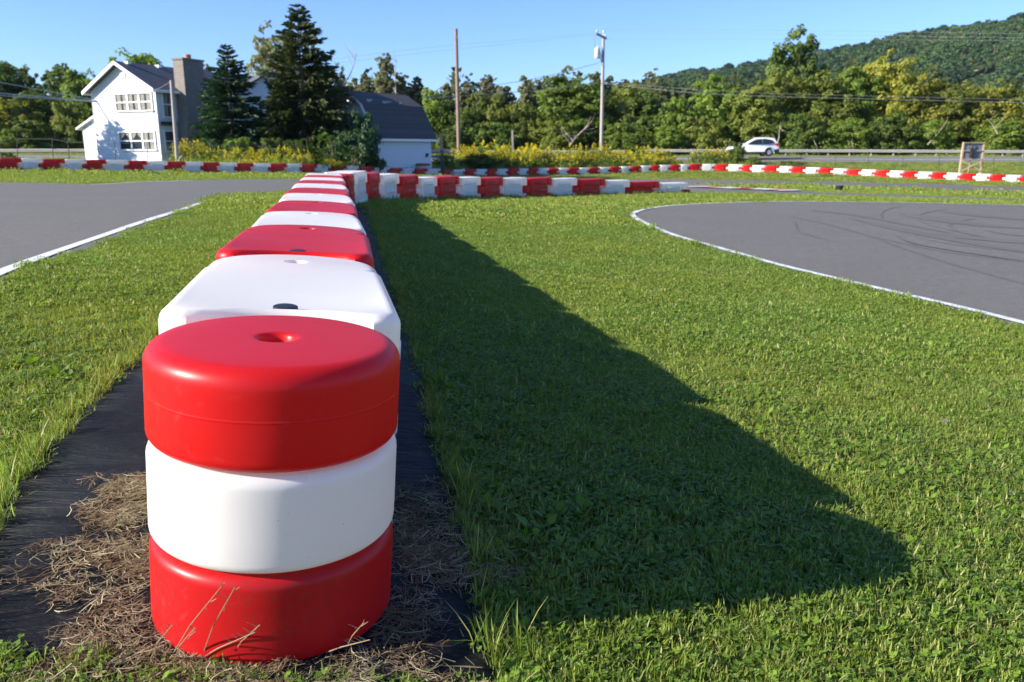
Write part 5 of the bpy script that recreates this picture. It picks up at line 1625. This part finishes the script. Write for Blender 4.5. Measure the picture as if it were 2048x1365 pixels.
# ------------------------------------------------------------------ instancing of uncountable stuff
def scatter(name, pts, rot, scl, idx, tint, protos, label, cat):
    """one object: points whose node tree sets a small mesh on each"""
    col = bpy.data.collections.new(name + '_kinds')
    for i, me in enumerate(protos):
        o = bpy.data.objects.new(f'{name}_{i:02d}', me); col.objects.link(o)
    me = bpy.data.meshes.new(name); n = len(pts)
    me.vertices.add(n); me.vertices.foreach_set('co', np.asarray(pts, np.float32).ravel())
    for nm_, typ, arr, key in (('rot', 'FLOAT_VECTOR', rot, 'vector'), ('scl', 'FLOAT', scl, 'value'), ('idx', 'INT', idx, 'value'), ('tint', 'FLOAT', tint, 'value')):
        a = me.attributes.new(nm_, typ, 'POINT'); a.data.foreach_set(key, np.asarray(arr, np.int32 if typ == 'INT' else np.float32).ravel())
    o = bpy.data.objects.new(name, me); COL.objects.link(o)
    g = bpy.data.node_groups.new(name + '_nodes', 'GeometryNodeTree')
    g.interface.new_socket('Geometry', in_out='INPUT', socket_type='NodeSocketGeometry'); g.interface.new_socket('Geometry', in_out='OUTPUT', socket_type='NodeSocketGeometry')
    N_ = g.nodes.new; gi = N_('NodeGroupInput'); go = N_('NodeGroupOutput'); iop = N_('GeometryNodeInstanceOnPoints'); ci = N_('GeometryNodeCollectionInfo')
    ci.inputs['Collection'].default_value = col; ci.inputs['Separate Children'].default_value = True; ci.inputs['Reset Children'].default_value = True
    iop.inputs['Pick Instance'].default_value = True
    def na(nm_, typ):
        q = N_('GeometryNodeInputNamedAttribute'); q.data_type = typ; q.inputs['Name'].default_value = nm_; return q.outputs['Attribute']
    g.links.new(gi.outputs[0], iop.inputs['Points']); g.links.new(ci.outputs[0], iop.inputs['Instance'])
    g.links.new(na('idx', 'INT'), iop.inputs['Instance Index']); g.links.new(na('rot', 'FLOAT_VECTOR'), iop.inputs['Rotation']); g.links.new(na('scl', 'FLOAT'), iop.inputs['Scale'])
    g.links.new(iop.outputs[0], go.inputs[0])
    md = o.modifiers.new('scatter', 'NODES'); md.node_group = g
    tag(o, label, cat, kind='stuff'); return o


# wooded hill
hp = [(600, 290), (900, 235), (1150, 196), (1290, 171), (1360, 151), (1480, 133), (1535, 124), (1640, 105), (1710, 90), (1800, 71), (1950, 48), (2048, 26), (2300, -25), (2700, -75), (3200, -95)]
hx = [p_[0] for p_ in hp]; hy = [p_[1] for p_ in hp]
nu, nv = 150, 60
V = []
for i in range(nu):
    px = 600 + (3200 - 600) * i / (nu - 1); yr = np.interp(px, hx, hy)
    rx, ry = at(px, yr, 1000.0).xy; rz = at(px, yr, 1000.0).z
    for j in range(nv):
        v_ = j / (nv - 1); Y = 380 + 640 * v_ if v_ < .97 else 380 + 640 * .97 + (v_ - .97) * 9000
        u = min(1, (Y - 380) / 620); x_ = (px - 1024) / FPX * (Y * CP + 20)
        z = -6 + (rz + 6) * (u ** 1.25) + 9 * math.sin(px * .012 + u * 5) * math.sin(u * math.pi) + 6 * math.sin(px * .031 - u * 9) * math.sin(u * math.pi)
        if Y > 1000: z = rz * max(.2, 1 - (Y - 1000) / 500)
        V.append((x_, Y, z))
ii = np.arange(nu * nv).reshape(nu, nv)
hm = np_mesh('hill', np.array(V), np.stack([ii[:-1, :-1], ii[1:, :-1], ii[1:, 1:], ii[:-1, 1:]], -1).reshape(-1, 4)); hm.polygons.foreach_set('use_smooth', [True] * len(hm.polygons))
M['hill'] = plain('hill_ground', (.035, .05, .016), .95, .3, .02)
tag(link('hill', hm, M['hill']), kind='structure')


def forest_crown(seed, n=260, conif=False):
    rng = np.random.default_rng(seed)
    d = rnd_dirs(n, rng); d[:, 2] = np.abs(d[:, 2])
    sub = rnd_dirs(12, rng); sub[:, 2] = np.abs(sub[:, 2]); li = rng.integers(0, 12, n)
    C = sub[li] * np.array([3.2, 3.2, 3.2]) + rnd_dirs(n, rng) * rng.uniform(.5, 1.5, n)[:, None] + np.array([0, 0, 2.2])
    N = d + (C - np.array([0, 0, 2.5])) * .25; N /= np.linalg.norm(N, axis=1)[:, None]; T, B = frame(N, rng)
    V, Q = quads_of(cards(C, T, B, rng.uniform(.55, 1.05, n), .7))
    cc = np.stack([rng.normal(0, .15, 12), rng.uniform(.85, 1.15, 12)], 1)[li]
    return np_mesh('hill_tree', V, Q, np.repeat(leafcol(n, rng, 0, .5, .8, 1.15, cc), 4, 0))


pr = []
for k, (c1, c2) in enumerate((((.055, .105, .030), (.095, .145, .042)), ((.066, .122, .032), (.112, .165, .044)), ((.095, .118, .038), (.150, .150, .052)), ((.042, .082, .030), (.068, .110, .038)))):
    for q in range(2):
        me = forest_crown(90 + k * 2 + q); me.materials.append(leafmat(f'hill_leaves_{k}', c1, c2, .25)); pr.append(me)
rng = np.random.default_rng(5); Va = np.array(V).reshape(nu, nv, 3); n = 15000
iu = rng.uniform(18, nu - 1.01, n); jv = rng.uniform(0, nv * .985 - 1.01, n) ** 1.0
i0 = iu.astype(int); j0 = jv.astype(int); fu = (iu - i0)[:, None]; fv = (jv - j0)[:, None]
P_ = (Va[i0, j0] * (1 - fu) * (1 - fv) + Va[i0 + 1, j0] * fu * (1 - fv) + Va[i0, j0 + 1] * (1 - fu) * fv + Va[i0 + 1, j0 + 1] * fu * fv)
P_[:, 2] -= .5
patch = np.sin(P_[:, 0] * .013 + 1) + np.sin(P_[:, 1] * .017) + rng.normal(0, .8, n)
idx = np.where(patch > 1.1, rng.integers(2, 4, n), np.where(patch < -.9, rng.integers(6, 8, n), np.where(rng.uniform(0, 1, n) < .16, rng.integers(4, 6, n), rng.integers(0, 2, n))))
scatter('hill_forest', P_, np.stack([np.zeros(n), np.zeros(n), rng.uniform(0, 6.28, n)], 1), rng.uniform(.75, 1.45, n), idx, np.zeros(n), pr, 'dense leafy forest covering the long hill on the right', 'forest')
# ------------------------------------------------------------------ rubber matting under the long row
matR = [p_.xy for p_ in px_g([(1000, 1420), (962, 1245), (905, 1000), (862, 850), (822, 690), (762, 500), (737, 420)])]
rightv = Vector((ROW_DIR.y, -ROW_DIR.x))
matR = smooth_path(matR, 6) + [DRUM_C + ROW_DIR * 12.6 + rightv * .42]
matL = [DRUM_C + ROW_DIR * s_ - rightv * w_ for s_, w_ in ((13, .62), (10, .62), (7, .62), (4, .64))] + [p_.xy for p_ in px_g([(296, 705), (172, 822), (48, 965), (0, 1062), (-60, 1180), (-110, 1330)])]
matN = [Vector((-.95, 1.27)), Vector((-.7, 1.25)), Vector((-.3, 1.22))]
mat_poly = matL + matN + matR
wob = random.Random(4)
t = NT('black_matting'); p = t.obj()
mp = t.n('ShaderNodeMapping', ins={'Scale': (1, 1, 1)}); t.set(mp, 0, p)
n1 = t.noise(p, 2.2, 6, .7); n2 = t.noise(p, 9, 6, .7, 1.2); n3 = t.noise(p, 120, 3, .6)
mw = t.n('ShaderNodeMapping', ins={'Scale': (1.5, 9, 1), 'Rotation': (0, 0, R(-14))}); t.set(mw, 0, p)
n4 = t.noise(mw.outputs[0], 2.5, 4, .6, .8)
c = t.mix(t.ramp(n1, [(.4, (0, 0, 0)), (.75, (1, 1, 1))]), (.0055, .0055, .0058), (.015, .0145, .0138))
c = t.mix(t.math('MULTIPLY', t.ramp(n2, [(.55, (0, 0, 0)), (.8, (1, 1, 1))]), .35), c, (.05, .043, .035))
c = t.mix(t.math('MULTIPLY', t.ramp(n3, [(.62, (0, 0, 0)), (.75, (1, 1, 1))]), .35), c, (.16, .15, .13))
M['mat'] = t.done(t.pbsdf(c, t.math('MULTIPLY_ADD', n1, .3) if False else .62, t.bump(t.math('ADD', t.math('MULTIPLY', n4, 1.4), t.math('MULTIPLY', n2, .35)), .75, .02), Specular_IOR_Level=.16))
mo = drape('rubber_mat', mat_poly, .012, M['mat'], .35)
sm = mo.modifiers.new('thick', 'SOLIDIFY'); sm.thickness = .008; sm.offset = 1
tag(mo, 'long strip of black dusty rubber matting laid on the grass under the long barrier row', 'matting')

# ------------------------------------------------------------------ lawn: where grass grows
def in_poly(x, y, poly):
    x = np.asarray(x); y = np.asarray(y); ins = np.zeros(x.shape, bool); n = len(poly)
    for i in range(n):
        x0, y0 = poly[i][0], poly[i][1]; x1, y1 = poly[(i + 1) % n][0], poly[(i + 1) % n][1]
        if y0 == y1: continue
        c_ = ((y0 > y) != (y1 > y)) & (x < (x1 - x0) * (y - y0) / (y1 - y0) + x0)
        ins ^= c_
    return ins


def grow(poly, amt):
    """shrink an outline a little so grass overhangs its edge"""
    cx_ = sum(p_[0] for p_ in poly) / len(poly); cy_ = sum(p_[1] for p_ in poly) / len(poly)
    return poly


def lawn_points(n, Y0, Y1, rng, power=0.0):
    Y = Y0 + (Y1 - Y0) * rng.uniform(0, 1, n)
    half = np.abs(Y) * .74 + 1.5
    keep = rng.uniform(0, 1, n) < half / half.max()
    Y = Y[keep]; x = (rng.uniform(-1, 1, len(Y))) * (np.abs(Y) * .74 + 1.5)
    bad = in_poly(x, Y, polyA) | in_poly(x, Y, polyC) | in_poly(x, Y, mat_poly)
    road_poly = rn + rf[::-1]
    if Y1 > 60: bad |= in_poly(x, Y, road_poly)
    x, Y = x[~bad], Y[~bad]
    return np.stack([x, Y, terr_np(x, Y)], 1)


def fbm(x, y, s):
    return (np.sin(x * s * 1.7 + 1.3 * np.sin(y * s * 1.1 + .5)) + np.sin(y * s * 1.9 + 1.7 * np.sin(x * s * .9 + 2)) + .6 * np.sin((x + y) * s * 3.1 + 1) + .5 * np.sin((x - 1.3 * y) * s * 4.7)) / 3.1


def tuft(seed, n, rad, h0, h1, w, lean, dry=.1, clover=0, flat=0, broad=0, green=(0, .42), flower=0):
    rng = np.random.default_rng(seed); VV = []; CC = []
    lv = np.array([0, .4, .75, 1.0]); wl = np.array([.8, 1, .75, .12])
    a = rng.uniform(0, 6.28, n); r_ = rad * np.sqrt(rng.uniform(0, 1, n)); b = np.stack([np.cos(a) * r_, np.sin(a) * r_, np.full(n, -.004)], 1)
    h = rng.uniform(h0, h1, n); d = rng.uniform(0, 6.28, n); ln = np.abs(rng.normal(0, lean, n))
    isflat = rng.uniform(0, 1, n) < flat
    h = np.where(isflat, h * .25, h); ln = np.where(isflat, 2.2 + rng.uniform(0, 1, n), ln)
    D = np.stack([np.cos(d), np.sin(d), np.zeros(n)], 1); S = np.stack([-np.sin(d), np.cos(d), np.zeros(n)], 1)
    tw = rng.normal(0, .6, n)[:, None]; S2 = S * np.cos(tw) + D * np.sin(tw)
    ww = w * rng.uniform(.6, 1.3, n)
    for k in range(4):
        c = b + D * (h * ln * lv[k] ** 1.7)[:, None] + np.array([0, 0, 1]) * (h * (lv[k] - .18 * ln.clip(0, 1.5) * lv[k] ** 2))[:, None]
        VV.append(c - S2 * (ww * wl[k] / 2)[:, None]); VV.append(c + S2 * (ww * wl[k] / 2)[:, None])
    V = np.stack(VV, 1)
    q = np.array([[0, 1, 3, 2], [2, 3, 5, 4], [4, 5, 7, 6]])
    Q = (np.arange(n)[:, None, None] * 8 + q[None]).reshape(-1, 4)
    col = np.empty((n, 3)); isdry = (rng.uniform(0, 1, n) < dry) | (isflat & (rng.uniform(0, 1, n) < .75))
    col[:, 0] = np.where(isdry, rng.uniform(.65, 1, n), rng.uniform(*green, n)); col[:, 1] = rng.uniform(.55, 1.3, n); col[:, 2] = np.where(isdry, .1, rng.uniform(.5, 1, n))
    V = V.reshape(-1, 3); C = np.repeat(col, 8, 0)
    def addq(c, t_, s_, l_, asp, cc):
        nonlocal V, Q, C
        k0 = len(V); v = np.stack([c - t_ * l_ * 0, c + s_ * l_ * asp + t_ * l_ * .55, c + t_ * l_, c - s_ * l_ * asp + t_ * l_ * .55])
        V = np.concatenate([V, v]); Q = np.concatenate([Q, [[k0, k0 + 1, k0 + 2, k0 + 3]]]); C = np.concatenate([C, np.tile(cc, (4, 1))])
    for k in range(clover):
        aa = rng.uniform(0, 6.28); rr = rad * math.sqrt(rng.uniform()); c = np.array([math.cos(aa) * rr, math.sin(aa) * rr, rng.uniform(.6, 1.0) * (h0 + h1) / 2]); tl = rng.normal(0, .28, 2); a0 = rng.uniform(0, 6.28); L = rng.uniform(.0065, .0105)
        cc = np.array([rng.uniform(0, .14), rng.uniform(.75, 1.15), .25])
        for j in range(3):
            a1 = a0 + j * 2.094; t_ = np.array([math.cos(a1), math.sin(a1), tl[0] * math.cos(a1) + tl[1] * math.sin(a1) + .15]); s_ = np.array([-math.sin(a1), math.cos(a1), -tl[0] * math.sin(a1) + tl[1] * math.cos(a1)])
            addq(c, t_, s_, L, .62, cc)
    for k in range(broad):
        a1 = rng.uniform(0, 6.28); t_ = np.array([math.cos(a1), math.sin(a1), rng.uniform(.2, .8)]); s_ = np.array([-math.sin(a1), math.cos(a1), 0]); addq(np.array([0, 0, .008]) + t_ * .015, t_, s_, rng.uniform(.025, .045), .36, np.array([rng.uniform(0, .12), rng.uniform(.75, 1.1), .2]))
    return np_mesh(f'tuft_{seed}', V, Q, C)


M['grass'] = leafmat('grass_blades', (.124, .246, .016), (.50, .43, .20), .42, tint=(.245, .282, .034), rough=.5, spec=.35)
M['grass_far'] = leafmat('grass_blades_far', (.138, .250, .018), (.46, .40, .16), .42, tint=(.250, .282, .038), rough=.55, spec=.3)


def lawn(name, pts, protos, weights, rng, s0, s1, label, mat):
    n = len(pts); w_ = np.array(weights, float)
    pat = fbm(pts[:, 0], pts[:, 1], 1.1); pat2 = fbm(pts[:, 0] + 7, pts[:, 1] - 3, 2.3)
    cum = np.cumsum(w_ / w_.sum())
    r_ = np.clip(rng.uniform(0, 1, n) * .45 + .55 * (.5 + .5 * pat2) , 0, .9999)
    idx = np.searchsorted(cum, r_)
    for me in protos:
        if len(me.materials) == 0: me.materials.append(M[mat])
    tint = np.clip(.45 + .7 * pat + rng.normal(0, .16, n), 0, 1)
    rot = np.stack([rng.normal(0, .10, n), rng.normal(0, .10, n), rng.uniform(0, 6.28, n)], 1)
    scl = rng.uniform(s0, s1, n) * (1 + .18 * pat2)
    scatter(name, pts, rot, scl, np.clip(idx, 0, len(protos) - 1), tint, protos, label, 'grass')


rng = np.random.default_rng(101)
near_p = [tuft(201, 48, .055, .020, .048, .0040, .55, .10, 0, .12), tuft(202, 38, .05, .022, .055, .0042, .45, .08, 3, .08), tuft(203, 28, .055, .018, .042, .0038, .6, .12, 10, .1),
          tuft(204, 44, .06, .012, .036, .0038, .8, .38, 1, .45), tuft(205, 22, .05, .018, .042, .0042, .5, .08, 4, .1, 4), tuft(206, 34, .05, .02, .048, .0040, .5, .2, 4, .25), tuft(207, 22, .05, .016, .034, .0038, .7, .1, 18, .1), tuft(208, 10, .05, .02, .05, .004, .5, .1, 6, .1, 9), tuft(209, 50, .06, .012, .03, .0036, .9, .75, 0, .75)]
P1 = lawn_points(36000, 1.0, 4.6, rng)
lawn('lawn_grass', P1, near_p, [5, 4, 4, 3.5, 1.2, 3, 3, .8, 1.3], rng, .75, 1.15, 'short mown grass with clover and dry straw in the foreground lawn', 'grass')
mid_p = [tuft(211, 66, .11, .02, .048, .0075, .55, .10, 0, .08), tuft(212, 60, .11, .02, .046, .0075, .6, .16, 8, .2), tuft(213, 52, .11, .018, .044, .007, .6, .08, 16, .08), tuft(214, 60, .11, .015, .036, .0075, .7, .25, 3, .3), tuft(215, 60, .11, .015, .032, .007, .8, .6, 0, .6), tuft(216, 24, .10, .02, .04, .008, .5, .08, 10, .1, 9)]
P2 = lawn_points(68000, 4.5, 12.5, rng)
lawn('lawn_grass', P2, mid_p, [5, 3, 3, 2.4, 1.0, .5], rng, .8, 1.15, 'mown grass of the lawn between the barriers in the middle distance', 'grass')
P0 = lawn_points(9000, -1.6, 1.05, rng)
lawn('lawn_grass', P0, mid_p, [5, 3, 3, 2.4, 1.0, .5], rng, .8, 1.15, 'mown grass at the very foot of the picture before the stack', 'grass')
far_p = [tuft(221, 110, .28, .022, .048, .016, .5, .08), tuft(222, 110, .28, .02, .044, .016, .6, .18, 0, .15)]
P3 = lawn_points(33000, 12.2, 32, rng)
lawn('lawn_grass', P3, far_p, [3, 2], rng, .85, 1.15, 'mown grass around the far end of the lawn and the near grass islands', 'grass_far')
vfar_p = [tuft(231, 130, .7, .03, .065, .04, .5, .08), tuft(232, 130, .7, .03, .06, .04, .6, .15)]
P4 = lawn_points(28000, 31, 90, rng)
lawn('verge_grass', P4, vfar_p, [3, 2], rng, .85, 1.2, 'grass of the far strips and verges beyond the track', 'grass_far')

# longer grass along the edges of the matting, the barriers and the asphalt
long_p = [tuft(241, 26, .05, .06, .15, .0045, .45, .10), tuft(242, 20, .05, .08, .20, .0048, .55, .14), tuft(243, 24, .05, .05, .11, .0045, .5, .3)]
E = []
for poly_, cnt, spread, sgn in ((matR, 240, .05, 1), ([p_ for p_ in matL[2:]], 240, .05, -1)):
    seg_ = [(Vector(poly_[i][:2]), Vector(poly_[i + 1][:2])) for i in range(len(poly_) - 1)]; Ls = np.array([(b - a).length for a, b in seg_])
    for k in range(cnt):
        i = rng.choice(len(seg_), p=Ls * np.array([1 / (1 + .25 * ((a + b) / 2).y) for a, b in seg_]) / (Ls * np.array([1 / (1 + .25 * ((a + b) / 2).y) for a, b in seg_])).sum())
        a, b = seg_[i]; q = a.lerp(b, rng.uniform()); d = (b - a).normalized(); nn = Vector((d.y, -d.x)); q = q + nn * (abs(rng.normal(0, spread)) - .01)
        E.append((q.x, q.y))
E = np.array(E); E = np.c_[E, terr_np(E[:, 0], E[:, 1])]
lawn('edge_grass', E, long_p, [4, 2, 2], rng, .30, .66, 'longer uncut grass blades along both edges of the black matting', 'grass')
# grass creeping over the edges of the asphalt
E = []
for path, cnt, w_ in ((polyC, 420, .045), ([p_.xy for p_ in near_l], 200, .045)):
    seg_ = [(Vector(path[i][:2]), Vector(path[i + 1][:2])) for i in range(len(path) - 1)]; seg_ = [s_ for s_ in seg_ if s_[0].y < 16 and s_[0].y > 3]
    Ls = np.array([(b - a).length for a, b in seg_]); Ls /= Ls.sum()
    for k in range(cnt):
        a, b = seg_[rng.choice(len(seg_), p=Ls)]; q = a.lerp(b, rng.uniform()); E.append((q.x + rng.normal(0, w_), q.y + rng.normal(0, w_)))
E = np.array(E); E = np.c_[E, terr_np(E[:, 0], E[:, 1]) + .012]
lawn('edge_grass', E, [near_p[1], near_p[2], mid_p[2], near_p[0]], [1, 1, 1, 1], rng, .8, 1.35, 'ragged grass creeping over the painted edges of the asphalt', 'grass')
# tufts at the foot of the stack, nearest the camera
E = np.stack([rng.uniform(-1.25, .1, 300), 1.26 + .125 * rng.uniform(0, 1, 300) ** 1.2], 1); E = np.c_[E, terr_np(E[:, 0], E[:, 1]) + .01]
lawn('edge_grass', E, [long_p[0], near_p[4], near_p[1], near_p[2], long_p[2]], [3, 3, 3, 2, 2], rng, .35, .75, 'green blades and clover growing at the foot of the red stack', 'grass')
# long grass at the foot of the middle barrier
E = []
for i in range(2, len(midp) - 1):
    for k in range(9):
        q = midp[i].lerp(midp[i + 1], rng.uniform()); d = (midp[i + 1] - midp[i]).normalized(); nn = Vector((d.y, -d.x)); q = q + nn * rng.uniform(.34, .5); E.append((q.x, q.y))
E = np.array(E); E = np.c_[E, terr_np(E[:, 0], E[:, 1])]
lawn('edge_grass', E, [long_p[0], long_p[2]], [1, 1], rng, .9, 1.5, 'uncut grass along the foot of the middle barrier row', 'grass_far')
# weeds at the foot of the far barrier bank
E = []
for i in range(260):
    px = rng.uniform(330, 1500); Y = np.interp(px, fpx, fY) + rng.uniform(.8, 3.5); v = at_z(px, Y, 0); E.append((v.x, v.y))
E = np.array(E); E = np.c_[E, terr_np(E[:, 0], E[:, 1])]
lawn('weeds', E, [tuft(251, 70, .5, .3, .9, .03, .3, .15), tuft(252, 60, .5, .2, .6, .035, .4, .25)], [1, 1], rng, .7, 1.1, 'tall rank weeds on the bank behind the far barrier', 'grass_far')

# ------------------------------------------------------------------ dry clippings on the matting
def strands(seed, n, rad, L0, L1, w, lift=.012):
    rng = np.random.default_rng(seed); VV = []; a = rng.uniform(0, 6.28, n); r_ = rad * np.sqrt(rng.uniform(0, 1, n)); c = np.stack([np.cos(a) * r_, np.sin(a) * r_, rng.uniform(.001, lift, n)], 1)
    d = rng.uniform(0, 6.28, n); L = rng.uniform(L0, L1, n); cv = rng.normal(0, .6, n); ww = w * rng.uniform(.6, 1.3, n); rise = rng.normal(0, .07, n)
    for k in range(4):
        s = k / 3 - .5; ang = d + cv * s
        p_ = c + np.stack([np.cos(ang) * L * s, np.sin(ang) * L * s, np.abs(rise) * L * (s + .5) * .6], 1)
        sd = np.stack([-np.sin(ang), np.cos(ang), rng.normal(0, .4, n)], 1) * (ww / 2 * (1 if k < 3 else .3))[:, None]
        VV += [p_ - sd, p_ + sd]
    V = np.stack(VV, 1).reshape(-1, 3); q = np.array([[0, 1, 3, 2], [2, 3, 5, 4], [4, 5, 7, 6]]); Q = (np.arange(n)[:, None, None] * 8 + q[None]).reshape(-1, 4)
    return np_mesh(f'clip_{seed}', V, Q, np.repeat(leafcol(n, rng, 0, 1, .6, 1.25), 8, 0))


M['straw'] = leafmat('dry_clippings', (.22, .17, .095), (.48, .41, .25), .2, rough=.7)
M['straw2'] = leafmat('brown_clippings', (.13, .075, .04), (.27, .19, .10), .2, rough=.7)
cp = []
for k in range(4):
    me = strands(300 + k, 20, .045, .02, .075, .0018, .006); me.materials.append(M['straw' if k < 2 else 'straw2']); cp.append(me)
pl = [p_.xy for p_ in px_g([(-60, 1372), (60, 1340), (140, 1285), (215, 1205), (265, 1130), (296, 1070), (300, 1150), (420, 1330), (760, 1300), (800, 1180), (790, 1050), (830, 1050), (890, 1180), (940, 1290), (990, 1400), (-60, 1420)])]
C_ = np.stack([rng.uniform(-1.6, .2, 16000), rng.uniform(1.12, 2.3, 16000)], 1)
ok = in_poly(C_[:, 0], C_[:, 1], pl)
den = -.02 + .25 * fbm(C_[:, 0] * 9, C_[:, 1] * 9, 1.7) + .22 * np.exp(-((np.hypot(C_[:, 0] - DRUM_C.x, C_[:, 1] - DRUM_C.y) - .27) / .16) ** 2)
den = np.where(C_[:, 0] > DRUM_C.x + .12, den * .5, den)
ok &= rng.uniform(0, 1, len(C_)) < den
ok &= np.hypot(C_[:, 0] - DRUM_C.x, C_[:, 1] - DRUM_C.y) > .265
# two small drifts against the blocks further back
xtra = []
for (px, py, n_, s_) in ((272, 985, 60, .035), (255, 1045, 50, .04), (850, 1010, 40, .09), (840, 1090, 60, .1), (880, 1150, 40, .08), (215, 1130, 40, .07), (60, 1180, 8, .1), (120, 1120, 10, .12)):
    v = on_ground(px, py); xtra += [(v.x + rng.normal(0, s_), v.y + rng.normal(0, s_)) for _ in range(n_)]
C_ = np.concatenate([C_[ok], np.array(xtra)]); n = len(C_)
print('clippings', n, 'lawn', len(P1), len(P2), len(P3), len(P4))
scatter('grass_clippings', np.c_[C_, terr_np(C_[:, 0], C_[:, 1]) + .021], np.stack([rng.normal(0, .08, n), rng.normal(0, .08, n), rng.uniform(0, 6.28, n)], 1), rng.uniform(.7, 1.25, n), rng.integers(0, 4, n), np.zeros(n), cp,
        'dry brown grass clippings strewn on the black matting round the red stack', 'clippings')
# seed stalks leaning on the bottom red disc
ms = MB()
for (xa, ya, xb, yb, dY) in ((330, 1335, 450, 1165, -.02), (400, 1325, 470, 1175, -.02), (345, 1330, 390, 1255, -.03), (460, 1318, 520, 1250, -.02), (380, 1330, 510, 1265, -.03), (640, 1310, 740, 1280, -.02), (690, 1300, 728, 1245, -.02), (300, 1325, 345, 1250, -.03)):
    a = on_ground(xa, ya); f = DRUM_C.y - TR
    b = at(xb, yb, f + dY * 1.5); mid_ = a.lerp(b, .5) + Vector((0, -.015, .012)); ms.tube([a, mid_, b], [.0014, .0012, .0008], 5)
    for q in range(4):
        u = .7 + .08 * q; c_ = a.lerp(b, u); ms.tube([c_, c_ + Vector((random.uniform(-.02, .02), -.006, .014))], [.0010, .0004], 4)
M['stalk'] = plain('dry_stalk', (.26, .18, .10), .7, .3, 30)
o = ms.build('seed_stalks', M['stalk'], recalc=False); tag(o, 'dry seed stalks leaning against the bottom red disc', 'stalks', kind='stuff')
# tiny purple wildflowers
fl = []
rg = np.random.default_rng(400); n = 60; c = rg.normal(0, .014, (n, 3)) * np.array([1, 1, .3]) + np.array([0, 0, .035]); Nn = rnd_dirs(n, rg); Nn[:, 2] = np.abs(Nn[:, 2]); T, B = frame(Nn, rg)
V_, Q_ = quads_of(cards(c, T, B, rg.uniform(.003, .006, n), .6)); me = np_mesh('flower_patch', V_, Q_, np.repeat(leafcol(n, rg, 0, 1, .8, 1.2), 4, 0)); me.materials.append(leafmat('purple_petals', (.35, .22, .50), (.50, .38, .60), .3)); fl = [me]
px_f = [(2000, 918), (2015, 995), (1838, 880), (1890, 850), (1385, 660), (1600, 680), (1650, 655), (1380, 668), (60, 740), (75, 800), (150, 745), (315, 595), (330, 598), (120, 860), (300, 540), (205, 620), (1500, 640), (1430, 690), (1755, 790), (2010, 770)]
pf = np.array([on_ground(*p_)[:] for p_ in px_f]); n = len(pf)
scatter('wildflowers', pf, np.stack([np.zeros(n), np.zeros(n), rg.uniform(0, 6, n)], 1), rg.uniform(.35, .65, n), np.zeros(n, int), np.zeros(n), fl, 'tiny purple wildflowers dotted in the lawn', 'wildflowers')
# thin air between here and the hill
m = MB(); m.box(-3560, 3560, -3560, 3560, -14, 300)
M['haze'] = bpy.data.materials.new('haze_air'); M['haze'].use_nodes = True; hn = M['haze'].node_tree; hn.nodes.clear()
ho = hn.nodes.new('ShaderNodeOutputMaterial'); hv = hn.nodes.new('ShaderNodeVolumePrincipled'); hv.inputs['Color'].default_value = (.60, .78, 1, 1); hv.inputs['Density'].default_value = .00005; hv.inputs['Anisotropy'].default_value = .2
hn.links.new(hv.outputs[0], ho.inputs['Volume'])
tag(m.build('haze', M['haze']), kind='stuff')
print('done')
